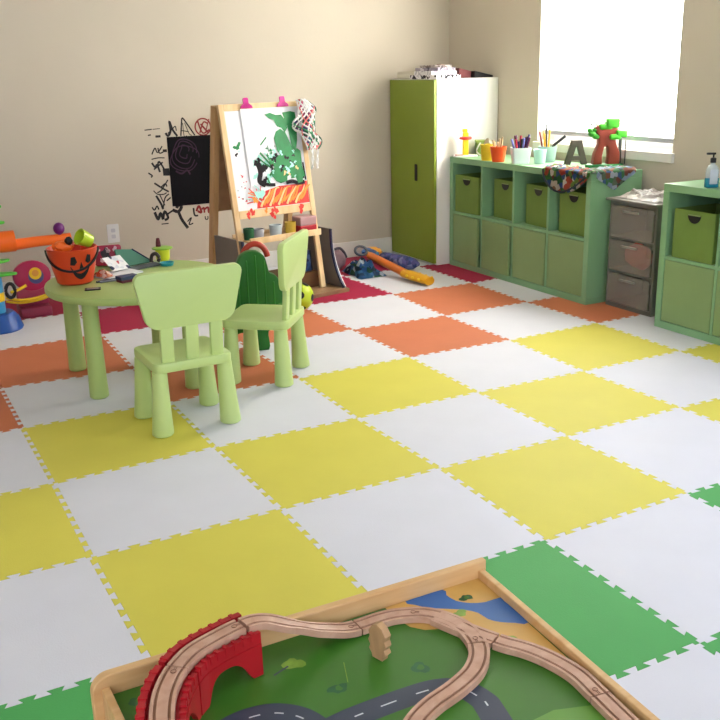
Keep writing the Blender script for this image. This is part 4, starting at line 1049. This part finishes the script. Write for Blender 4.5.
t = T('ring_toy', 'black ring hanging at the blue post of the toy stand', 'ring', (-1.005, 3.46, .0))
m = MB(); m.tube([(.024*cos(a), 0, .235+.04*sin(a)) for a in [2*pi*k/20 for k in range(20)]], .01, 8, closed=True); m.build('ring', M_black, t)
m = MB(); m.tube(spline([(.0, .0, .225), (.05, .01, .235), (.09, .02, .25)], 6), .009, 8); m.build('strap', M_yelp, t)

# ------------------------------------------------------------------ train table
ZB = .358
t = T('train_table', 'low wooden train table with raised rims and printed green play board', 'table', (-1.05, -1.15, 0))
O = Vector((-1.05, -1.15, 0))
def tb(x, y, z): return (x-O.x, y-O.y, z)
# back end board, rounded upper left corner
bx0, bx1 = -1.453, -.632
out = [(bx1, .27), (bx1, .394)]
for k in range(9):
    a = radians(90+90*k/8); out.append((bx0+.032+.032*cos(a), .366+.032*sin(a)))
out.append((bx0, .27))
m = MB(); m.prism([(x-O.x, z) for x, z in out], 0, .018, M=X(0, -.562-O.y, 0) @ UPR, bev=.003); m.build('end_board', M_maple, t, 0)
out2 = [(x, z) for x, z in out]
m = MB(); m.prism([(x-O.x-(.05 if x > -1 else 0), z) for x, z in out], 0, .018, M=X(0, -1.78-O.y, 0) @ UPR, bev=.003); m.build('end_board', M_maple, t, 0)
def rim(xa, ya, xb, yb, w):
    m = MB(); m.prism([tb(xa, ya, 0)[:2], tb(xa+w, ya, 0)[:2], tb(xb+w, yb, 0)[:2], tb(xb, yb, 0)[:2]], .27, .376, bev=.002); m.build('side_rim', M_maple, t, 0)
rim(-.652, -.5805, -.722, -1.7795, .014); rim(-1.436, -.5805, -1.425, -1.7795, .014)
SAND = [(-0.877, -0.5805), (-0.754, -0.5805), (-0.72, -0.5805), (-0.6525, -0.5805), (-0.6565, -0.647), (-0.668, -0.81), (-0.674, -0.9), (-0.6775, -0.954), (-0.704, -0.906), (-0.726, -0.849), (-0.756, -0.799), (-0.762, -0.743), (-0.788, -0.713), (-0.822, -0.697), (-0.849, -0.686), (-0.868, -0.663), (-0.876, -0.631)]
RIVER = [(-0.83, -0.581), (-0.742, -0.581), (-0.746, -0.602), (-0.741, -0.63), (-0.721, -0.651), (-0.694, -0.663), (-0.658, -0.664), (-0.6585, -0.678), (-0.664, -0.764), (-0.687, -0.752), (-0.71, -0.735), (-0.724, -0.715), (-0.728, -0.688), (-0.744, -0.667), (-0.768, -0.649), (-0.8, -0.626), (-0.82, -0.602)]
ROAD1 = [(-1.31, -0.816), (-1.293, -0.773), (-1.251, -0.757), (-1.206, -0.761), (-1.174, -0.781), (-1.153, -0.814), (-1.14, -0.876)]
ROAD2 = [(-1.16, -0.851), (-1.097, -0.842), (-1.053, -0.84), (-0.984, -0.84), (-0.926, -0.845), (-0.889, -0.865), (-0.874, -0.907), (-0.879, -0.946), (-0.92, -1.116)]
m = MB()
m.prism([tb(-1.424, -.581, 0)[:2], tb(-1.415, -1.779, 0)[:2], tb(-.7225, -1.779, 0)[:2], tb(-.6525, -.581, 0)[:2]], ZB-.012, ZB, mi=0)
lay = [0]
def pl(pts, mi):
    lay[0] += 1
    m.poly([tb(p[0], p[1], ZB+.0002+lay[0]*.00002) for p in pts], mi)
pl([(-.92, -1.0), (-.787, -.99), (-.7, -1.02), (-.705, -1.2), (-.9, -1.3)], 7)
pl(smooth_poly(SAND, 1), 1); pl(smooth_poly(RIVER, 2), 2)
for rd in (ROAD1, ROAD2):
    P = sub2(rd, 6); lay[0] += 1
    for q_ in ribbon2(P, .05): m.poly([tb(p[0], p[1], ZB+.0002+lay[0]*.00002) for p in q_], 3)
for rd in (ROAD1, ROAD2):
    P = sub2(rd, 12); lay[0] += 1
    for s_ in range(4, len(P)-6, 12):
        for q_ in ribbon2(P[s_:s_+6], .003): m.poly([tb(p[0], p[1], ZB+.0002+lay[0]*.00002) for p in q_], 4)
for (x, y, r, mi) in ((-.919, -.782, .016, 5), (-1.073, -.762, .015, 5), (-1.11, -.658, .018, 6), (-.718, -.631, .012, 5), (-.76, -.672, .013, 6), (-.73, -.79, .014, 6), (-1.385, -.62, .014, 5), (-1.36, -.61, .011, 5)):
    pl(blob(x, y, r, 16, .35, int(x*-1000), 1.1, .9), mi)
    if mi == 5: pl(blob(x+.002, y+.001, r*.45, 12, .3, int(x*-500)), 0)
pl(ribbon2([(-1.155, -.672), (-1.122, -.66)], .004)[0], 3)
pl(ribbon2([(-1.03, -.70), (-1.05, -.755)], .0015)[0], 6)
bmesh.ops.recalc_face_normals(m.bm, faces=m.bm.faces[:])
m.build('play_board', [mat('board_green', '#3A7022', .35, .1, 5), mat('board_sand', '#CFA256', .35, .1, 8), mat('board_river', '#2F66A8', .3, .1, 6), mat('board_road', '#3A4252', .4, .05), mat('board_dash', '#C8CCD2', .4), mat('board_bush', '#1F5A34', .4, .15, 60), mat('board_lightbush', '#7CA038', .4, .15, 60), mat('board_lime', '#5E9236', .35, .06, 5)], t, 0)
for x, y in ((-1.40, -.62), (-.70, -.62), (-1.39, -1.74), (-.76, -1.74)):
    m = MB(); m.box((x-O.x-.022, y-O.y-.022, 0), (x-O.x+.022, y-O.y+.022, ZB-.0125), .003); m.build('leg', M_maple, t, 0)

# track pieces
TW = .0192; TH_ = .012
SEC = [(-TW, 0), (TW, 0), (TW, TH_), (TW-.0055, TH_), (TW-.0055, TH_-.003), (TW-.0105, TH_-.003), (TW-.0105, TH_), (-TW+.0105, TH_), (-TW+.0105, TH_-.003), (-TW+.0055, TH_-.003), (-TW+.0055, TH_), (-TW, TH_)]
def resample(P, n):
    P = [Vector(p) for p in P]; S = [0]
    for a, b_ in zip(P, P[1:]): S.append(S[-1]+(b_-a).length)
    out = []
    for k in range(n+1):
        s_ = S[-1]*k/n; q = 0
        while q < len(S)-2 and S[q+1] < s_: q += 1
        out.append(P[q].lerp(P[q+1], (s_-S[q])/max(1e-9, S[q+1]-S[q])))
    return out
def track(label, pts, a, b_, path=None, stub=None):
    """piece covering the share a..b of a dense path"""
    P = path[int(a*(len(path)-1)):int(b_*(len(path)-1))+1]
    e = T('train_track', label, 'toy track', P[0], 0, 'wooden train tracks')
    L_ = [p-P[0] for p in P]
    # tiny gap at both ends
    m = MB(); m.sweep(L_, SEC)
    for f_ in m.bm.faces:
        c = f_.calc_center_median()
    if stub: m.sweep([p-P[0]-Vector((0, 0, .0004)) for p in stub], SEC)
    o = m.build('rail_bed', M_birch, e, 30)
    # dark groove floors
    g = MB()
    for s_ in (-1, 1):
        c0 = s_*(TW-.008)
        g.sweep(L_, [(c0-.0024, TH_-.003), (c0+.0024, TH_-.003), (c0+.0024, TH_-.0022), (c0-.0024, TH_-.0022)])
    g.build('groove', M_birchd, e, 0)
    # joint tab near the end
    d = (L_[-1]-L_[-4]).normalized(); q = L_[-1]
    n_ = Vector((-d.y, d.x, 0)).normalized(); up = Vector((0, 0, TH_+.0006))
    g = MB(); ctr = q-d*.012+up
    ring = [ctr+n_*(.0045*cos(a_))+d*(.0045*sin(a_)) for a_ in [2*pi*k/12 for k in range(13)]]
    g.tube(ring[:-1], .0007, 5, closed=True); g.tube([ctr+n_*.0015+d*.0045, q+n_*.0015+up], .0006, 5); g.tube([ctr-n_*.0015+d*.0045, q-n_*.0015+up], .0006, 5)
    g.build('joint_peg', M_birchd, e)
    return e
ZF = ZB+.0018
DZ = ZB+.082
PATH = spline([(-1.40, -.90, DZ), (-1.40, -.85, DZ), (-1.389, -.80, DZ), (-1.369, -.748, DZ), (-1.342, -.705, DZ), (-1.314, -.676, DZ), (-1.285, -.656, DZ), (-1.234, -.638, DZ), (-1.19, -.627, DZ), (-1.15, -.622, DZ-.007), (-1.104, -.631, DZ-.026), (-1.06, -.628, DZ-.05), (-1.015, -.626, ZF+.012), (-.985, -.626, ZF+.003), (-.955, -.625, ZF), (-.91, -.624, ZF), (-.87, -.631, ZF), (-.825, -.655, ZF), (-.797, -.70, ZF), (-.79, -.752, ZF), (-.806, -.803, ZF), (-.846, -.846, ZF), (-.902, -.872, ZF), (-.962, -.890, ZF), (-1.01, -.915, ZF), (-1.06, -.96, ZF), (-1.08, -1.03, ZF)], 8)
PATH = resample(PATH, 400)
def at_pt(x, y):
    return min(range(len(PATH)), key=lambda k: (PATH[k]-Vector((x, y, PATH[k].z))).length)/400
cuts = [0, at_pt(-1.33, -.692), at_pt(-1.19, -.627), at_pt(-.962, -.625), at_pt(-.835, -.65), at_pt(-.80, -.785), 1]
labs = ['wooden track piece on the front part of the red bridge', 'curved wooden track piece on the rear part of the red bridge', 'wavy wooden ramp track sloping down from the red bridge', 'wooden curve track along the back rim, passing the sand print', 'wooden switch track where the two routes meet', 'wooden curve track crossing the printed road at the front']
STUB = spline([(-.815, -.672, ZF), (-.795, -.722, ZF), (-.775, -.765, ZF), (-.762, -.79, ZF)], 6)
for k, lb in enumerate(labs): track(lb, None, cuts[k], cuts[k+1]-.0025, path=PATH, stub=STUB if k == 4 else None)
BR = resample(spline([(-.76, -.794, ZF), (-.75, -.812, ZF), (-.728, -.845, ZF), (-.71, -.89, ZF), (-.70, -.945, ZF), (-.7045, -1.0, ZF), (-.711, -1.06, ZF), (-.72, -1.15, ZF)], 8), 120)
track('wooden branch track curving away beside the right rim', None, 0, .62, path=BR)
track('straight wooden track at the lower right along the rim', None, .63, 1, path=BR)

# red bridge under the raised track
BP = [p for p in PATH if p.z > DZ-.0015]
def side_path(off, P): 
    out = []
    for k in range(len(P)):
        d = (P[min(k+1, len(P)-1)]-P[max(k-1, 0)]); n_ = Vector((d.y, -d.x, 0)).normalized(); out.append(P[k]+n_*off)
    return out
BPs = resample(BP, 60)
def bridge(label, i0, i1, arch):
    P = BPs[i0:i1+1]; e = T('toy_bridge', label, 'toy bridge', (P[0].x, P[0].y, ZB+.0012), 0, 'red bridge pieces')
    o0 = Vector((P[0].x, P[0].y, ZB+.0012)); top = DZ-ZB-.0045
    L_ = [p-o0 for p in P]
    flatp = [Vector((p.x, p.y, 0)) for p in L_]
    hd = lambda u: [(-.028, top-.012), (.028, top-.012), (.028, top), (-.028, top)]
    m = MB(); m.sweep(flatp, hd); m.build('deck', M_bred, e, 30)
    # outer parapet (left of travel) with merlons, low inner lip
    op = side_path(-.0315, flatp)
    m = MB(); m.sweep(op, [(-.007, top-.03), (.005, top-.03), (.005, top+.013), (-.007, top+.013)])
    for k in range(1, len(op)-2, 3): m.sweep(op[k:k+2], [(-.0085, top-.004), (.0062, top-.004), (.0062, top+.0145), (-.0085, top+.0145)])
    m.build('outer_parapet', M_bred, e, 30)
    ip = side_path(.0315, flatp)
    m = MB(); m.sweep(ip, [(-.004, top-.014), (.004, top-.014), (.004, top+.008), (-.004, top+.008)])
    for k in range(1, len(ip)-2, 3): m.sweep(ip[k:k+2], [(-.0055, top-.004), (.0055, top-.004), (.0055, top+.0115), (-.0055, top+.0115)])
    m.build('inner_parapet', M_bred, e, 30)
    # arched walls: pillar at both ends, arch soffit between
    for nm, sp in ((('arched_wall', ip), ('arched_wall', op)) if i0 else (('arched_wall', ip),)):
        m = MB(); n = len(sp)-1
        def zlow(k):
            u = k/n
            if u < arch[0] or u > arch[1]: return 0
            s_ = (u-arch[0])/(arch[1]-arch[0]); return (top-.03)*min(1, (1-abs(2*s_-1)**2.6))
        for k in range(n):
            a_, b_ = sp[k], sp[k+1]; d = (b_-a_).normalized(); nn = Vector((d.y, -d.x, 0))*.005
            za, zb_ = zlow(k), zlow(k+1); tp = top-.0145
            vs = [(a_-nn, za), (b_-nn, zb_), (b_-nn, tp), (a_-nn, tp)], [(a_+nn, za), (b_+nn, zb_), (b_+nn, tp), (a_+nn, tp)]
            A = [Vector((q_.x, q_.y, z_)) for q_, z_ in vs[0]]; Bq = [Vector((q_.x, q_.y, z_)) for q_, z_ in vs[1]]
            m.poly(A[::-1]); m.poly(Bq); m.poly([A[0], A[1], Bq[1], Bq[0]]); m.poly([A[3], Bq[3], Bq[2], A[2]])
            if k == 0: m.poly([A[0], Bq[0], Bq[3], A[3]])
            if k == n-1: m.poly([A[1], A[2], Bq[2], Bq[1]])
        bmesh.ops.remove_doubles(m.bm, verts=m.bm.verts[:], dist=1e-5); bmesh.ops.recalc_face_normals(m.bm, faces=m.bm.faces[:])
        m.build(nm, M_bred, e, 30)
ib = int(60*(at_pt(-1.33, -.692))/(at_pt(-1.19, -.627)))
bridge('red plastic bridge piece with stone arch, the rear one', ib, 60, (.18, .86))
bridge('red plastic bridge piece cut by the bottom of the picture', 0, ib-1, (.3, .95))
# small wooden tree standing on the board
e = T('wooden_tree', 'small flat wooden tree standing upright on the play board', 'toy tree', (-.966, -.72, ZB+.0014), radians(-72))
prof = [(-.012, 0), (.012, 0), (.014, .008), (.021, .016), (.017, .024), (.022, .033), (.018, .042), (.021, .052), (.012, .066), (0, .071), (-.012, .066), (-.021, .052), (-.018, .042), (-.022, .033), (-.017, .024), (-.021, .016), (-.014, .008)]
m = MB(); m.prism(prof, -.008, .008, M=UPR, bev=.0012); m.build('tree', wood('tree_wood', '#A5805A', '#C29A6E', (30, 30, 10)), e, 0)

# ------------------------------------------------------------------ world, camera
wd = bpy.data.worlds.new('World'); SC.world = wd; wd.use_nodes = True
bg = wd.node_tree.nodes['Background']
sky = wd.node_tree.nodes.new('ShaderNodeTexSky'); sky.sky_type = 'HOSEK_WILKIE'; sky.sun_direction = (.4, -.3, .8); sky.turbidity = 4
wd.node_tree.links.new(sky.outputs['Color'], bg.inputs['Color']); bg.inputs['Strength'].default_value = 4.0

cam = bpy.data.cameras.new('Camera'); co = bpy.data.objects.new('Camera', cam); COL.objects.link(co)
R = [[0.8823095251298768, -0.4700904379520524, -0.023342707879309935], [-0.1596288589841936, -0.25221412501806223, -0.9544143033928072], [0.44277367722629546, 0.8458150006280457, -0.29757092510539995]]
Mc = Matrix.Identity(4)
for k in range(3):
    Mc[k][0] = R[0][k]; Mc[k][1] = -R[1][k]; Mc[k][2] = -R[2][k]
Mc[0][3], Mc[1][3], Mc[2][3] = -1.6681566865, -2.0109996894, 1.3844789233
co.matrix_world = Mc
cam.sensor_fit = 'HORIZONTAL'; cam.sensor_width = 36; cam.lens = 938.74*36/720; cam.clip_start = .01
SC.camera = co
SC.view_settings.view_transform = 'Standard'; SC.view_settings.look = 'None'
SC.view_settings.exposure = -.12; SC.view_settings.gamma = 1; SC.view_settings.use_curve_mapping = False
SC.cycles.use_denoising = True
SC.cycles.max_bounces = 10; SC.cycles.diffuse_bounces = 6
